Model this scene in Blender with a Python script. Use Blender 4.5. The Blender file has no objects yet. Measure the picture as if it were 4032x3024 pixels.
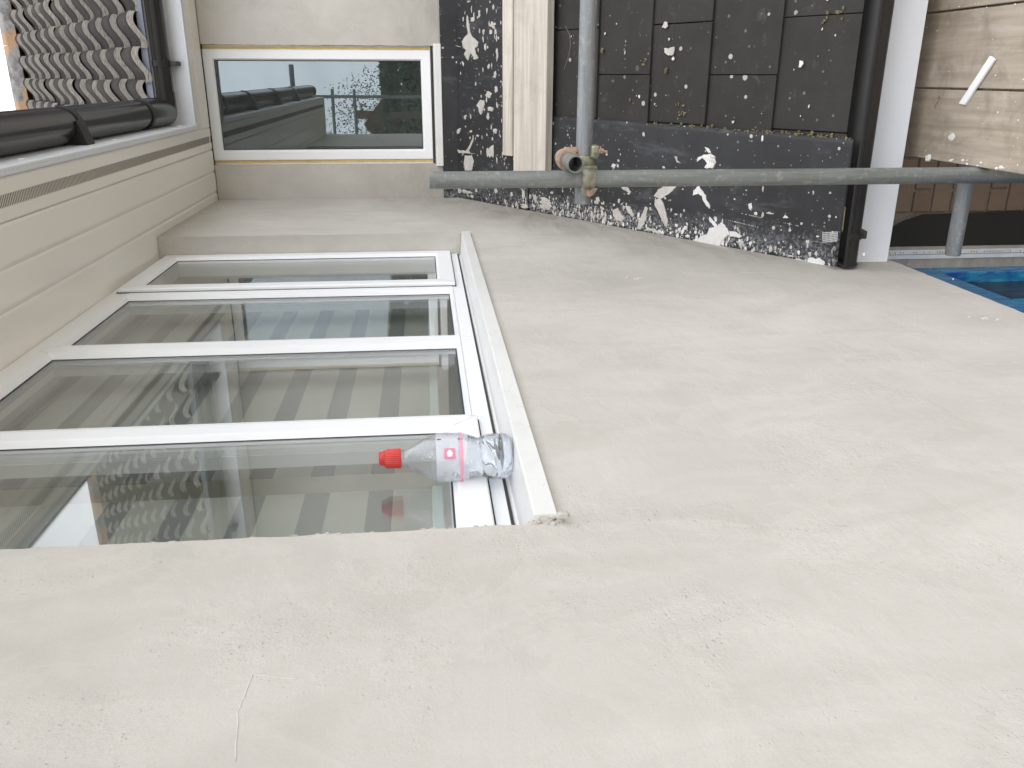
import bpy, math, random
from mathutils import Vector, Matrix, noise
random.seed(7)
S = bpy.context.scene
# ------------------------------------------------------------------ camera, sky, sun, exposure
cam_d = bpy.data.cameras.new('camera'); cam = bpy.data.objects.new('camera', cam_d); S.collection.objects.link(cam)
S.camera = cam
cam_d.sensor_width = 36.0; cam_d.lens = 29.462; cam_d.clip_start = 0.02; cam_d.clip_end = 600
YAW, PITCH, ROLL = 0.353833461, 0.0955925513, 0.0328062528
def cam_axes():
    fwd = Vector((-math.sin(YAW)*math.cos(PITCH), math.cos(YAW)*math.cos(PITCH), -math.sin(PITCH)))
    r = Vector((math.cos(YAW), math.sin(YAW), 0)); d = fwd.cross(r)
    r2 = math.cos(ROLL)*r + math.sin(ROLL)*d; d2 = -math.sin(ROLL)*r + math.cos(ROLL)*d
    return d2, r2, -fwd            # the phone is held on its side: picture right = down
ax, ay, az = cam_axes()
cam.matrix_world = Matrix(((ax.x, ay.x, az.x, 0), (ax.y, ay.y, az.y, 0), (ax.z, ay.z, az.z, 0), (0, 0, 0, 1)))

SUN_EL, SUN_AZ = math.radians(48), math.radians(152)     # azimuth clockwise from +Y
W = bpy.data.worlds.new('World'); S.world = W; W.use_nodes = True
wn = W.node_tree; wn.nodes.clear()
def N(nt, t, **kw):
    n = nt.nodes.new(t)
    for k, v in kw.items():
        if k in n.inputs: n.inputs[k].default_value = v
        else: setattr(n, k, v)
    return n
sky = N(wn, 'ShaderNodeTexSky', sky_type='NISHITA', sun_disc=False, sun_elevation=SUN_EL, sun_rotation=SUN_AZ, air_density=1.0, dust_density=2.0)
bg = N(wn, 'ShaderNodeBackground', Strength=0.12)
wo = N(wn, 'ShaderNodeOutputWorld')
tc = N(wn, 'ShaderNodeTexCoord')
mp = N(wn, 'ShaderNodeMapping'); mp.inputs['Scale'].default_value = (1, 1, 2.6)
nz = N(wn, 'ShaderNodeTexNoise', Scale=2.3, Detail=5.0, Roughness=0.55)
cr = N(wn, 'ShaderNodeValToRGB'); cr.color_ramp.elements[0].position = 0.30; cr.color_ramp.elements[1].position = 0.62
cr.color_ramp.elements[0].color = (0.5, 0.5, 0.5, 1)
mx = N(wn, 'ShaderNodeMix', data_type='RGBA')
mx.inputs['B'].default_value = (20.0, 20.4, 21.2, 1)
wn.links.new(tc.outputs['Generated'], mp.inputs[0]); wn.links.new(mp.outputs[0], nz.inputs['Vector'])
wn.links.new(nz.outputs['Fac'], cr.inputs[0]); wn.links.new(cr.outputs[0], mx.inputs['Factor'])
wn.links.new(sky.outputs[0], mx.inputs['A']); wn.links.new(mx.outputs['Result'], bg.inputs[0]); wn.links.new(bg.outputs[0], wo.inputs[0])
sd = bpy.data.lights.new('sun', 'SUN'); sun = bpy.data.objects.new('sun', sd); S.collection.objects.link(sun)
sd.energy = 0.8; sd.angle = math.radians(25); sd.color = (1.0, 0.965, 0.92)
dv = Vector((math.sin(SUN_AZ)*math.cos(SUN_EL), math.cos(SUN_AZ)*math.cos(SUN_EL), math.sin(SUN_EL)))
sun.rotation_euler = (-dv).to_track_quat('-Z', 'Y').to_euler()
S.view_settings.view_transform = 'Standard'; S.view_settings.look = 'None'; S.view_settings.gamma = 1
S.view_settings.exposure = 0.04; S.view_settings.use_curve_mapping = False
S.render.engine = 'CYCLES'; S.cycles.max_bounces = 9; S.cycles.transparent_max_bounces = 16

# ------------------------------------------------------------------ helpers
def srgb(r, g, b):
    f = lambda c: (c/255)/12.92 if c/255 <= 0.04045 else ((c/255+0.055)/1.055)**2.4
    return (f(r), f(g), f(b))
class MB:
    def __init__(s): s.v = []; s.f = []; s.m = []; s.mi = 0
    def add(s, vs, fs):
        o = len(s.v); s.v += [tuple(p) for p in vs]
        for f in fs: s.f.append([i+o for i in f]); s.m.append(s.mi)
        return s
    def box(s, x0, x1, y0, y1, z0, z1):
        return s.add([(x0,y0,z0),(x1,y0,z0),(x1,y1,z0),(x0,y1,z0),(x0,y0,z1),(x1,y0,z1),(x1,y1,z1),(x0,y1,z1)],
                     [(0,3,2,1),(4,5,6,7),(0,1,5,4),(1,2,6,5),(2,3,7,6),(3,0,4,7)])
    def loft(s, rings, closed=True, caps=True, loop=False):
        n = len(rings[0]); vs = [p for r in rings for p in r]; fs = []
        R = len(rings)
        for i in range(R if loop else R-1):
            a = i*n; b = ((i+1) % R)*n
            for j in range(n if closed else n-1):
                k = (j+1) % n; fs.append((a+j, a+k, b+k, b+j))
        if caps and closed and not loop: fs.append(tuple(range(n))[::-1]); fs.append(tuple(range((R-1)*n, R*n)))
        return s.add(vs, fs)
    def tube(s, p0, p1, r, n=20, r1=None, caps=True):
        p0, p1 = Vector(p0), Vector(p1); d = (p1-p0).normalized(); u = d.orthogonal().normalized(); w = d.cross(u)
        r1 = r if r1 is None else r1
        R = [[tuple(p+q*(math.cos(t)*u+math.sin(t)*w)) for t in [2*math.pi*i/n for i in range(n)]] for p, q in ((p0, r), (p1, r1))]
        return s.loft(R, caps=caps)
    def pipe(s, p0, p1, ro, ri, n=28):
        p0, p1 = Vector(p0), Vector(p1); d = (p1-p0).normalized(); u = d.orthogonal().normalized(); w = d.cross(u)
        def ring(p, q): return [tuple(p+q*(math.cos(t)*u+math.sin(t)*w)) for t in [2*math.pi*i/n for i in range(n)]]
        e = min(.0008, (ro-ri)*.3)
        return s.loft([ring(p0, ri), ring(p0, ro-e), ring(p0+d*e, ro), ring(p1-d*e, ro), ring(p1, ro-e), ring(p1, ri)], loop=True)
    def lathe(s, prof, c, n=32, sq=None):
        rings = []
        for h, r in prof:
            k = sq(h) if sq else (0, 0, 1)
            rings.append([(c[0]+k[0]+r*math.cos(2*math.pi*i/n)*k[2], c[1]+k[1]+r*math.sin(2*math.pi*i/n)/k[2], c[2]+h) for i in range(n)])
        return s.loft(rings)
    def prism(s, prof, axis, a0, a1, caps=True, closed=True):
        # prof: 2-D points in the two other axes (x: (y,z); y: (x,z); z: (x,y))
        P = {'x': lambda p, a: (a, p[0], p[1]), 'y': lambda p, a: (p[0], a, p[1]), 'z': lambda p, a: (p[0], p[1], a)}[axis]
        return s.loft([[P(p, a) for p in prof] for a in (a0, a1)], closed=closed, caps=caps)
    def blob(s, o, u, w, nrm, a, b, h, n=11, rough=.3, rnd=random):
        # low irregular lump on a plane: rim, shoulder, top
        o, u, w, nrm = Vector(o), Vector(u), Vector(w), Vector(nrm)
        th = rnd.random()*.5-.25; rs = [1+rough*(rnd.random()*2-1) for _ in range(n)]
        ph = rnd.random()*6.28
        R = []
        for q, hh in ((1, 0), (.86, .75), (.45, 1)):
            R.append([tuple(o + q*rs[i]*(a*math.cos(t)*u + b*math.sin(t)*w) + nrm*h*hh*(.8+.4*rnd.random())) for i, t in enumerate([ph+2*math.pi*i/n for i in range(n)])])
        return s.loft(R)
    def build(s, name, mat, parent=None, bevel=0, smooth=False, kind=None, loc=None, solid=0, ang=40):
        me = bpy.data.meshes.new(name); me.from_pydata(s.v, [], s.f)
        for m in (mat if isinstance(mat, (list, tuple)) else [mat]): me.materials.append(m)
        me.polygons.foreach_set('material_index', s.m)
        if smooth: me.polygons.foreach_set('use_smooth', [True]*len(me.polygons))
        me.update()
        o = bpy.data.objects.new(name, me); S.collection.objects.link(o)
        if smooth:
            try: me.set_sharp_from_angle(angle=math.radians(ang))
            except Exception: pass
        if loc: o.location = loc
        if parent: attach(o, parent)
        if solid:
            q = o.modifiers.new('solid', 'SOLIDIFY'); q.thickness = solid; q.offset = 0
        if bevel:
            q = o.modifiers.new('bevel', 'BEVEL'); q.width = bevel; q.segments = 2; q.limit_method = 'ANGLE'; q.angle_limit = math.radians(35)
        if kind: o['kind'] = kind
        return o
ORIG = {}
def attach(o, parent):
    o.parent = parent
    t = ORIG.get(parent.name, Vector((0, 0, 0)))
    o.matrix_parent_inverse = Matrix.Translation(-t)
    ORIG[o.name] = Vector(o.location)
def tag(o, label, cat, group=None):
    o['label'] = label; o['category'] = cat
    if group: o['group'] = group
    return o
def thing(name, label, cat, loc=(0, 0, 0), group=None):
    o = bpy.data.objects.new(name, None); S.collection.objects.link(o); o.location = loc; o.empty_display_size = .1
    ORIG[o.name] = Vector(loc)
    return tag(o, label, cat, group)
def fixname(o):      # meshes made with build at a non-zero place keep their own origin
    ORIG[o.name] = Vector(o.location)
def rect_ring(plane_pts, y0, y1, z0, z1):
    """mitred frame in the YZ plane (wall on -X side) : plane_pts = [(inset, x)...] closed profile"""
    mb = MB(); rings = []
    for sy, sz in ((0, 0), (1, 0), (1, 1), (0, 1)):
        rings.append([(x, (y0+d) if sy == 0 else (y1-d), (z0+d) if sz == 0 else (z1-d)) for d, x in plane_pts])
    mb.loft(rings, loop=True); return mb
def rect_ring_x(plane_pts, x0, x1, z0, z1):
    mb = MB(); rings = []
    for sx, sz in ((0, 0), (1, 0), (1, 1), (0, 1)):
        rings.append([((x0+d) if sx == 0 else (x1-d), y, (z0+d) if sz == 0 else (z1-d)) for d, y in plane_pts])
    mb.loft(rings, loop=True); return mb

# ------------------------------------------------------------------ materials
class M:
    def __init__(s, name):
        s.m = bpy.data.materials.new(name); s.m.use_nodes = True; s.t = s.m.node_tree; s.t.nodes.clear()
        s.out = N(s.t, 'ShaderNodeOutputMaterial'); s.geo = N(s.t, 'ShaderNodeNewGeometry')
        s.obj = N(s.t, 'ShaderNodeObjectInfo')
    def L(s, a, b): s.t.links.new(a, b)
    def pos(s, sc=(1, 1, 1), rot=(0, 0, 0), per_object=False):
        p = N(s.t, 'ShaderNodeMapping'); p.inputs['Scale'].default_value = sc; p.inputs['Rotation'].default_value = rot
        s.L(s.geo.outputs['Position'], p.inputs[0])
        if per_object:
            c = N(s.t, 'ShaderNodeVectorMath', operation='SCALE'); c.inputs['Scale'].default_value = 37.0
            cc = N(s.t, 'ShaderNodeCombineXYZ'); s.L(s.obj.outputs['Random'], cc.inputs[0]); s.L(s.obj.outputs['Random'], cc.inputs[1]); s.L(cc.outputs[0], c.inputs[0])
            s.L(c.outputs[0], p.inputs['Location'])
        return p.outputs[0]
    def noise(s, vec, scale, detail=4, rough=.55, dist=0):
        n = N(s.t, 'ShaderNodeTexNoise', Scale=scale, Detail=detail, Roughness=rough, Distortion=dist); s.L(vec, n.inputs['Vector']); return n.outputs['Fac']
    def vor(s, vec, scale, feat='F1'):
        n = N(s.t, 'ShaderNodeTexVoronoi', Scale=scale); n.feature = feat; s.L(vec, n.inputs['Vector']); return n.outputs['Distance']
    def ramp(s, f, stops):
        n = N(s.t, 'ShaderNodeValToRGB'); e = n.color_ramp.elements
        while len(e) < len(stops): e.new(.5)
        for i, (p, c) in enumerate(stops):
            e[i].position = p; e[i].color = (*c, 1) if isinstance(c, tuple) else (c, c, c, 1)
        s.L(f, n.inputs[0]); return n.outputs[0]
    def mix(s, f, a, b, mode='MIX'):
        n = N(s.t, 'ShaderNodeMix', data_type='RGBA', blend_type=mode)
        for k, v in (('Factor', f), ('A', a), ('B', b)):
            if isinstance(v, (int, float)): n.inputs[k].default_value = v
            elif isinstance(v, tuple): n.inputs[k].default_value = (*v, 1)
            else: s.L(v, n.inputs[k])
        return n.outputs['Result']
    def math(s, op, a, b=0.0):
        n = N(s.t, 'ShaderNodeMath', operation=op)
        for i, v in enumerate((a, b)):
            if isinstance(v, (int, float)): n.inputs[i].default_value = v
            else: s.L(v, n.inputs[i])
        return n.outputs[0]
    def bump(s, h, strength=.3, dist=.01, prev=None):
        n = N(s.t, 'ShaderNodeBump', Strength=strength, Distance=dist); s.L(h, n.inputs['Height'])
        if prev: s.L(prev, n.inputs['Normal'])
        return n.outputs[0]
    def bsdf(s, color, rough=.6, metal=0, bump=None, spec=.5, **kw):
        b = N(s.t, 'ShaderNodeBsdfPrincipled')
        for k, v in (('Base Color', color), ('Roughness', rough), ('Metallic', metal), ('Specular IOR Level', spec)):
            if isinstance(v, (int, float)): b.inputs[k].default_value = v
            elif isinstance(v, tuple): b.inputs[k].default_value = (*v, 1)
            else: s.L(v, b.inputs[k])
        for k, v in kw.items(): b.inputs[k.replace('_', ' ')].default_value = v
        if bump: s.L(bump, b.inputs['Normal'])
        s.L(b.outputs[0], s.out.inputs[0]); s.b = b; return s.m

def m_render(name, base, mottling=1.0):
    m = M(name); p = m.pos()
    big = m.noise(p, 1.7, 3, .5, .6); mid = m.noise(m.pos((1, 1, .55), (.5, 0, 0)), 7, 6, .6, .8)
    c = m.mix(m.ramp(big, [(.35, 0.0), (.68, 1.0)]), tuple(v*.93 for v in base), tuple(v*1.04 for v in base))
    dk = tuple(v*q for v, q in zip(base, (.86, .87, .86)))
    c = m.mix(m.ramp(mid, [(.42, 0.0), (.68, .8*mottling)]), c, dk)
    edge = m.noise(m.pos((1, 1.2, .8), (.9, 0, 0)), 3.3, 9, .62, 1.2)
    c = m.mix(m.ramp(edge, [(.50, 0.0), (.515, .26), (.62, 0.0)]), c, tuple(v*1.09 for v in base))
    # darker, greyer streaks along the foot of the coat where it meets the lean-to roof
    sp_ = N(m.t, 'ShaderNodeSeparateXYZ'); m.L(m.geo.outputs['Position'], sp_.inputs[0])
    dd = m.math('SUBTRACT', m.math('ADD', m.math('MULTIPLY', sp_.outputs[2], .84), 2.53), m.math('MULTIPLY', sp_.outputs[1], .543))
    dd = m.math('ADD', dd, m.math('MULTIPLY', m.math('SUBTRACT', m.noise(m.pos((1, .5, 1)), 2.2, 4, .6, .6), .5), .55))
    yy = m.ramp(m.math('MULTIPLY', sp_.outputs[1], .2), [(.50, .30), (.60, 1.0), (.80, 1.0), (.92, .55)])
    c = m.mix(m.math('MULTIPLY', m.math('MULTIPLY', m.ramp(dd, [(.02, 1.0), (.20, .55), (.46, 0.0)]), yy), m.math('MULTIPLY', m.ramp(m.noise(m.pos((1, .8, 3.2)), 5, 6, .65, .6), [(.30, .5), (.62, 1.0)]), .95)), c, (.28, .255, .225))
    fine = m.noise(p, 260, 3, .6); zone = m.ramp(m.noise(p, 5.2, 4, .6), [(.46, 0.0), (.64, 1.0)])
    pit = m.ramp(m.vor(p, 150), [(.10, 1.0), (.26, 0.0)])
    pit2 = m.ramp(m.vor(m.pos((1, .6, 1), (.6, .1, 0)), 62), [(.06, 1.0), (.15, 0.0)])
    pits = m.math('MULTIPLY', m.math('MAXIMUM', m.math('MULTIPLY', pit, m.ramp(m.noise(p, 45, 2), [(.46, 0.0), (.6, 1.0)])), m.math('MULTIPLY', pit2, .75)), zone)
    c = m.mix(m.math('MULTIPLY', pits, .26), c, tuple(v*.55 for v in base))
    c = m.mix(m.ramp(fine, [(.32, .16), (.66, 0.0)]), c, tuple(v*.7 for v in base))
    b = m.bump(m.noise(m.pos((1, .5, 1.3), (.7, 0, 0)), 11, 5, .55, .5), .35, .006)
    b = m.bump(fine, .25, .0012, b); b = m.bump(m.math('MULTIPLY', m.noise(p, 85, 4, .7), zone), .55, .004, b)
    b = m.bump(pits, -.5, .0018, b) if False else m.bump(m.math('SUBTRACT', 1.0, pits), .55, .002, b)
    return m.bsdf(c, .92, 0, b, .25)
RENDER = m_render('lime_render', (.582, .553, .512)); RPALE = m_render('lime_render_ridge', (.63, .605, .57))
def m_flat(name, col, rough=.5, var=.08, vs=6, bump=0, spec=.5, bs=80, metal=0, **kw):
    m = M(name); p = m.pos()
    c = m.mix(m.ramp(m.noise(p, vs, 5, .6), [(.3, 0.0), (.7, 1.0)]), tuple(v*(1-var) for v in col), tuple(min(1, v*(1+var)) for v in col))
    return m.bsdf(c, rough, metal, m.bump(m.noise(p, bs, 3), bump, .002) if bump else None, spec, **kw)
def m_pvc(name, col, dirt=.1, rough=.3):
    m = M(name); p = m.pos()
    d = m.ramp(m.noise(m.pos((1, .7, 1.5)), 9, 7, .68, .5), [(.5, 0.0), (.8, dirt)])
    c = m.mix(d, col, tuple(v*.62 for v in col))
    c = m.mix(m.ramp(m.noise(p, 70, 3, .7), [(.66, 0.0), (.72, dirt*1.6)]), c, (.42, .40, .36))
    return m.bsdf(c, m.ramp(m.noise(p, 14, 3), [(.3, rough), (.7, rough+.15)]), 0, m.bump(m.noise(p, 3.5, 2), .08, .01), .5)
PVC = m_pvc('white_upvc', (.88, .89, .91), .08)
def m_soffit():
    m = M('soffit_upvc'); p = m.pos((1, .35, 1))
    c = m.mix(m.ramp(m.noise(p, 2.2, 2, .4), [(.3, 0.0), (.7, 1.0)]), (.82, .785, .725), (.86, .825, .765))
    return m.bsdf(c, .26, 0, m.bump(m.noise(p, 1.9, 1, .3), .12, .02), .5)
PVC_CREAM = m_soffit()
PVC_SILL = m_pvc('sill_upvc', (.77, .77, .76), .30)
FASCIA = m_pvc('fascia_upvc', (.74, .76, .80), .12)
GASKET = m_flat('black_gasket', (.03, .03, .028), .6)
SLOTDARK = m_flat('slot_dark', (.05, .046, .04), .9); SLOTG = m_flat('vent_slot_shadow', (.20, .185, .155), .9)
BLACKPVC = m_flat('black_gutter_plastic', (.022, .021, .021), .22, .15, 9, spec=.5)
BLACKMAT = m_flat('black_plastic_matt', (.018, .017, .017), .5, .2, 9)
EAVESTRIP = m_flat('eaves_strip_grey', (.20, .215, .27), .45)
YELLOW = m_flat('yellow_tape', (.70, .52, .20), .6, .12, 30)
BEAD = m_flat('bead_upvc', (.70, .72, .75), .5, .1, 40)

def m_glass(name, tint, f0=.05, col=(.90, .95, .97), haze=.03):
    # thin pane: Schlick reflection on either face, the rest passes straight through
    m = M(name)
    dp = N(m.t, 'ShaderNodeVectorMath', operation='DOT_PRODUCT'); m.L(m.geo.outputs['Incoming'], dp.inputs[0]); m.L(m.geo.outputs['Normal'], dp.inputs[1])
    k = m.math('POWER', m.math('SUBTRACT', 1.0, m.math('ABSOLUTE', dp.outputs['Value'])), 5.0)
    f = m.math('ADD', m.math('MULTIPLY', k, .9), f0)
    gl = N(m.t, 'ShaderNodeBsdfGlossy', Roughness=0.0); gl.inputs['Color'].default_value = (*col, 1)
    tr = N(m.t, 'ShaderNodeBsdfTransparent'); tr.inputs['Color'].default_value = (*tint, 1)
    m.L(m.bump(m.noise(m.pos(), 1.6, 2, .4), .02, .02), gl.inputs['Normal'])
    ms = N(m.t, 'ShaderNodeMixShader'); m.L(f, ms.inputs[0]); m.L(tr.outputs[0], ms.inputs[1]); m.L(gl.outputs[0], ms.inputs[2])
    # diffuse haze put into the glass colour, lifting the dark reflections
    df = N(m.t, 'ShaderNodeBsdfDiffuse'); df.inputs['Color'].default_value = (.55, .56, .54, 1)
    du = m.math('MULTIPLY', m.ramp(m.noise(m.pos((1, .5, 1.4)), 6, 6, .65, .6), [(.3, .55), (.75, 1.3)]), haze)
    m2 = N(m.t, 'ShaderNodeMixShader'); m.L(du, m2.inputs[0]); m.L(ms.outputs[0], m2.inputs[1]); m.L(df.outputs[0], m2.inputs[2])
    m.L(m2.outputs[0], m.out.inputs[0]); return m.m
GLASS_A = m_glass('double_glazing', (.92, .935, .925), .125, (.95, .96, .98), .02)
GLASS_B = m_glass('coated_glazing', (.55, .63, .62), .18, (.86, .94, 1.0), .055)

def m_concrete_tile():
    m = M('weathered_pantile'); p = m.pos()
    # the side of the tile that faces down the slope is paler, combed concrete
    hgt = m.noise(m.pos((1, .3, .3), per_object=True), 30, 5, .7)
    c = m.mix(m.ramp(m.noise(p, 14, 6, .7), [(.35, 0.0), (.7, 1.0)]), (.022, .018, .016), (.045, .037, .032))
    c = m.mix(m.ramp(m.noise(p, 120, 3, .8), [(.55, 0.0), (.75, .6)]), c, (.08, .07, .06)); c = m.mix(m.math('MULTIPLY', m.obj.outputs['Random'], .5), c, (.014, .012, .010)); c = m.mix(m.ramp(m.noise(p, 7, 5, .7), [(.60, 0.0), (.70, .6)]), c, (.10, .095, .07))
    return m.bsdf(c, .93, 0, m.bump(m.noise(p, 160, 4, .7), .8, .004), .2)
def m_tile_nose():
    m = M('combed_tile_nose'); st = m.noise(m.pos((6, .6, 60)), 6, 4, .7, .3)
    c = m.mix(m.ramp(st, [(.38, 0.0), (.62, 1.0)]), (.36, .33, .30), (.80, .74, .66))
    c = m.mix(m.math('MULTIPLY', m.obj.outputs['Random'], .35), c, (.34, .31, .28))
    return m.bsdf(c, .9, 0, m.bump(st, .9, .004), .2)
def m_ridge():
    m = M('lichened_ridge'); p = m.pos()
    c = m.mix(m.ramp(m.noise(p, 9, 6, .7), [(.4, 0.0), (.6, 1.0)]), (.13, .125, .12), (.30, .29, .28))
    c = m.mix(m.ramp(m.noise(p, 5.5, 4, .6, .4), [(.47, 0.0), (.52, .85)]), c, (.38, .235, .13))
    return m.bsdf(c, .95, 0, m.bump(m.noise(p, 60, 4), .6, .01), .2)
TILE, NOSE, RIDGE = m_concrete_tile(), m_tile_nose(), m_ridge()

def speck(m, p, c, scale, thr, col, amt=1.0):
    v = N(m.t, 'ShaderNodeTexVoronoi', Scale=scale); m.L(p, v.inputs['Vector'])
    sep = N(m.t, 'ShaderNodeSeparateColor'); m.L(v.outputs['Color'], sep.inputs[0])
    pick = m.ramp(sep.outputs[0], [(thr, 0.0), (thr+.01, 1.0)])
    rad = m.math('MULTIPLY', sep.outputs[1], .34)
    dot = m.math('LESS_THAN', m.math('ADD', v.outputs['Distance'], m.math('MULTIPLY', m.noise(p, scale*2.2, 2), .12)), m.math('ADD', rad, .06))
    return m.mix(m.math('MULTIPLY', m.math('MULTIPLY', pick, dot), amt), c, col)
def m_slate():
    m = M('dark_flat_tile'); p = m.pos()
    c = m.mix(m.ramp(m.noise(p, 5, 6, .65), [(.3, 0.0), (.72, 1.0)]), (.022, .0205, .019), (.038, .036, .034))
    c = m.mix(m.math('MULTIPLY', m.obj.outputs['Random'], .35), c, (.034, .031, .028))
    c = m.mix(m.ramp(m.noise(p, 16, 5, .7, .5), [(.60, 0.0), (.76, .35)]), c, (.16, .16, .155))
    c = speck(m, p, c, 60, .88, (.22, .22, .21), .5)
    c = speck(m, p, c, 30, .90, (.48, .47, .45), .8)
    return m.bsdf(c, .72, 0, m.bump(m.noise(p, 220, 3, .7), .5, .0015), .35)
def m_lead():
    m = M('black_lead_flashing'); p = m.pos()
    c = m.mix(m.ramp(m.noise(p, 4, 5, .6), [(.3, 0.0), (.7, 1.0)]), (.020, .020, .022), (.036, .037, .041))
    sm = m.ramp(m.noise(m.pos((1.6, .5, .5)), 10, 7, .72, .4), [(.55, 0.0), (.74, .38)])
    c = m.mix(sm, c, (.17, .18, .20))
    sx = N(m.t, 'ShaderNodeSeparateXYZ'); m.L(m.geo.outputs['Position'], sx.inputs[0])
    foot = m.math('MULTIPLY', m.ramp(m.math('ADD', sx.outputs[0], m.math('MULTIPLY', m.noise(p, 9, 4), .10)), [(0, 0.0), (1, 0.0)]), 1.0) if False else m.ramp(m.math('ADD', m.math('MULTIPLY', m.math('ADD', sx.outputs[0], .60), 7.0), m.math('SUBTRACT', m.noise(p, 6, 4, .6), .5)), [(.10, 1.0), (.80, 0.0)])
    c = m.mix(m.math('MULTIPLY', foot, m.ramp(m.noise(p, 75, 5, .75), [(.47, 0.0), (.58, .8)])), c, (.30, .31, .33))
    c = speck(m, p, c, 85, .82, (.34, .34, .34), .55)
    c = speck(m, p, c, 46, .88, (.52, .51, .49), .85)
    return m.bsdf(c, .55, 0, m.bump(m.noise(p, 7, 4), .4, .012), .4)
SLATE, LEAD = m_slate(), m_lead()
MORTAR = m_flat('splashed_mortar', (.50, .475, .44), .9, .16, 25, .5, .2)
MORTARW = m_flat('white_mortar', (.70, .69, .67), .85, .08, 30, .4, .2)
MOSS = m_flat('yellow_moss', (.17, .15, .075), .95, .35, 60, .8, .1)
def m_galv(name='galvanised_tube', col=(.20, .215, .205), rust=.0, axis=(1, 1, .08)):
    m = M(name); p = m.pos(axis)
    c = m.mix(m.ramp(m.noise(p, 55, 6, .7), [(.3, 0.0), (.7, 1.0)]), tuple(v*.62 for v in col), tuple(v*1.2 for v in col))
    c = m.mix(m.ramp(m.noise(m.pos(), 9, 5, .65), [(.5, 0.0), (.72, .5)]), c, (.20, .20, .17))
    c = m.mix(m.ramp(m.noise(m.pos(), 42, 6, .75), [(.54, 0.0), (.70, .45)]), c, (.48, .48, .46))
    return m.bsdf(c, .6, .25, m.bump(m.noise(m.pos(), 90, 4, .7), .5, .0015), .5)
GALV = m_galv(); GALVX = m_galv('galvanised_tube_cross', (.23, .245, .255), axis=(.08, 1, 1))
BRASS = m_flat('greenish_zinc', (.27, .265, .20), .42, .4, 45, .7, .5, 60, .5)
RUST = m_flat('rusty_steel', (.34, .235, .175), .8, .45, 50, .8, .3, 90)
def m_wood(name, a, b, axis, grime=0.4):
    m = M(name); g = m.noise(m.pos(axis, per_object=True), 34, 6, .62, .35)
    c = m.mix(m.ramp(g, [(.32, 0.0), (.66, 1.0)]), a, b)
    c = m.mix(m.ramp(m.noise(m.pos(axis, per_object=True), 9, 3, .5, .8), [(.5, 0.0), (.56, .25), (.64, 0.0)]), c, tuple(v*.55 for v in a))
    c = m.mix(m.ramp(m.noise(m.pos(), 8, 6, .68, .4), [(.50, 0.0), (.72, grime)]), c, (.20, .17, .125))
    c = m.mix(m.ramp(m.noise(m.pos(), 10, 5, .65, .2), [(.58, 0.0), (.75, .55)]), c, (.62, .56, .50))
    return m.bsdf(c, .85, 0, m.bump(g, .5, .003), .25)
WOODY = m_wood('scaffold_deck_wood', (.33, .28, .215), (.47, .41, .345), (1, .06, 1), .6)
WOODX = m_wood('pale_timber', (.44, .395, .33), (.66, .615, .55), (.05, 1, 1), .22)
def m_brick():
    m = M('tan_brick'); p = m.pos()
    c = m.mix(m.obj.outputs['Random'], (.19, .135, .10), (.22, .17, .12))
    c = m.mix(m.ramp(m.noise(p, 30, 5, .7), [(.4, 0.0), (.7, .5)]), c, (.24, .15, .12))
    return m.bsdf(c, .92, 0, m.bump(m.noise(p, 150, 4), .6, .002), .2)
BRICK = m_brick(); JOINT = m_flat('brick_mortar', (.21, .18, .145), .95, .15, 40, .5)
def m_film(name, ca, cb):
    m = M(name); n1 = m.noise(m.pos((1, 3.0, .55), (.25, 0, 0)), 16, 6, .6, .9)
    c = m.mix(m.ramp(n1, [(.36, 0.0), (.62, 1.0)]), ca, cb)
    return m.bsdf(c, .18, 0, m.bump(n1, .9, .012), .6)
FILM = m_film('blue_protective_film', (.005, .085, .33), (.035, .32, .54))
FILMDARK = m_film('film_over_glass', (.008, .014, .028), (.030, .055, .085))
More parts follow.
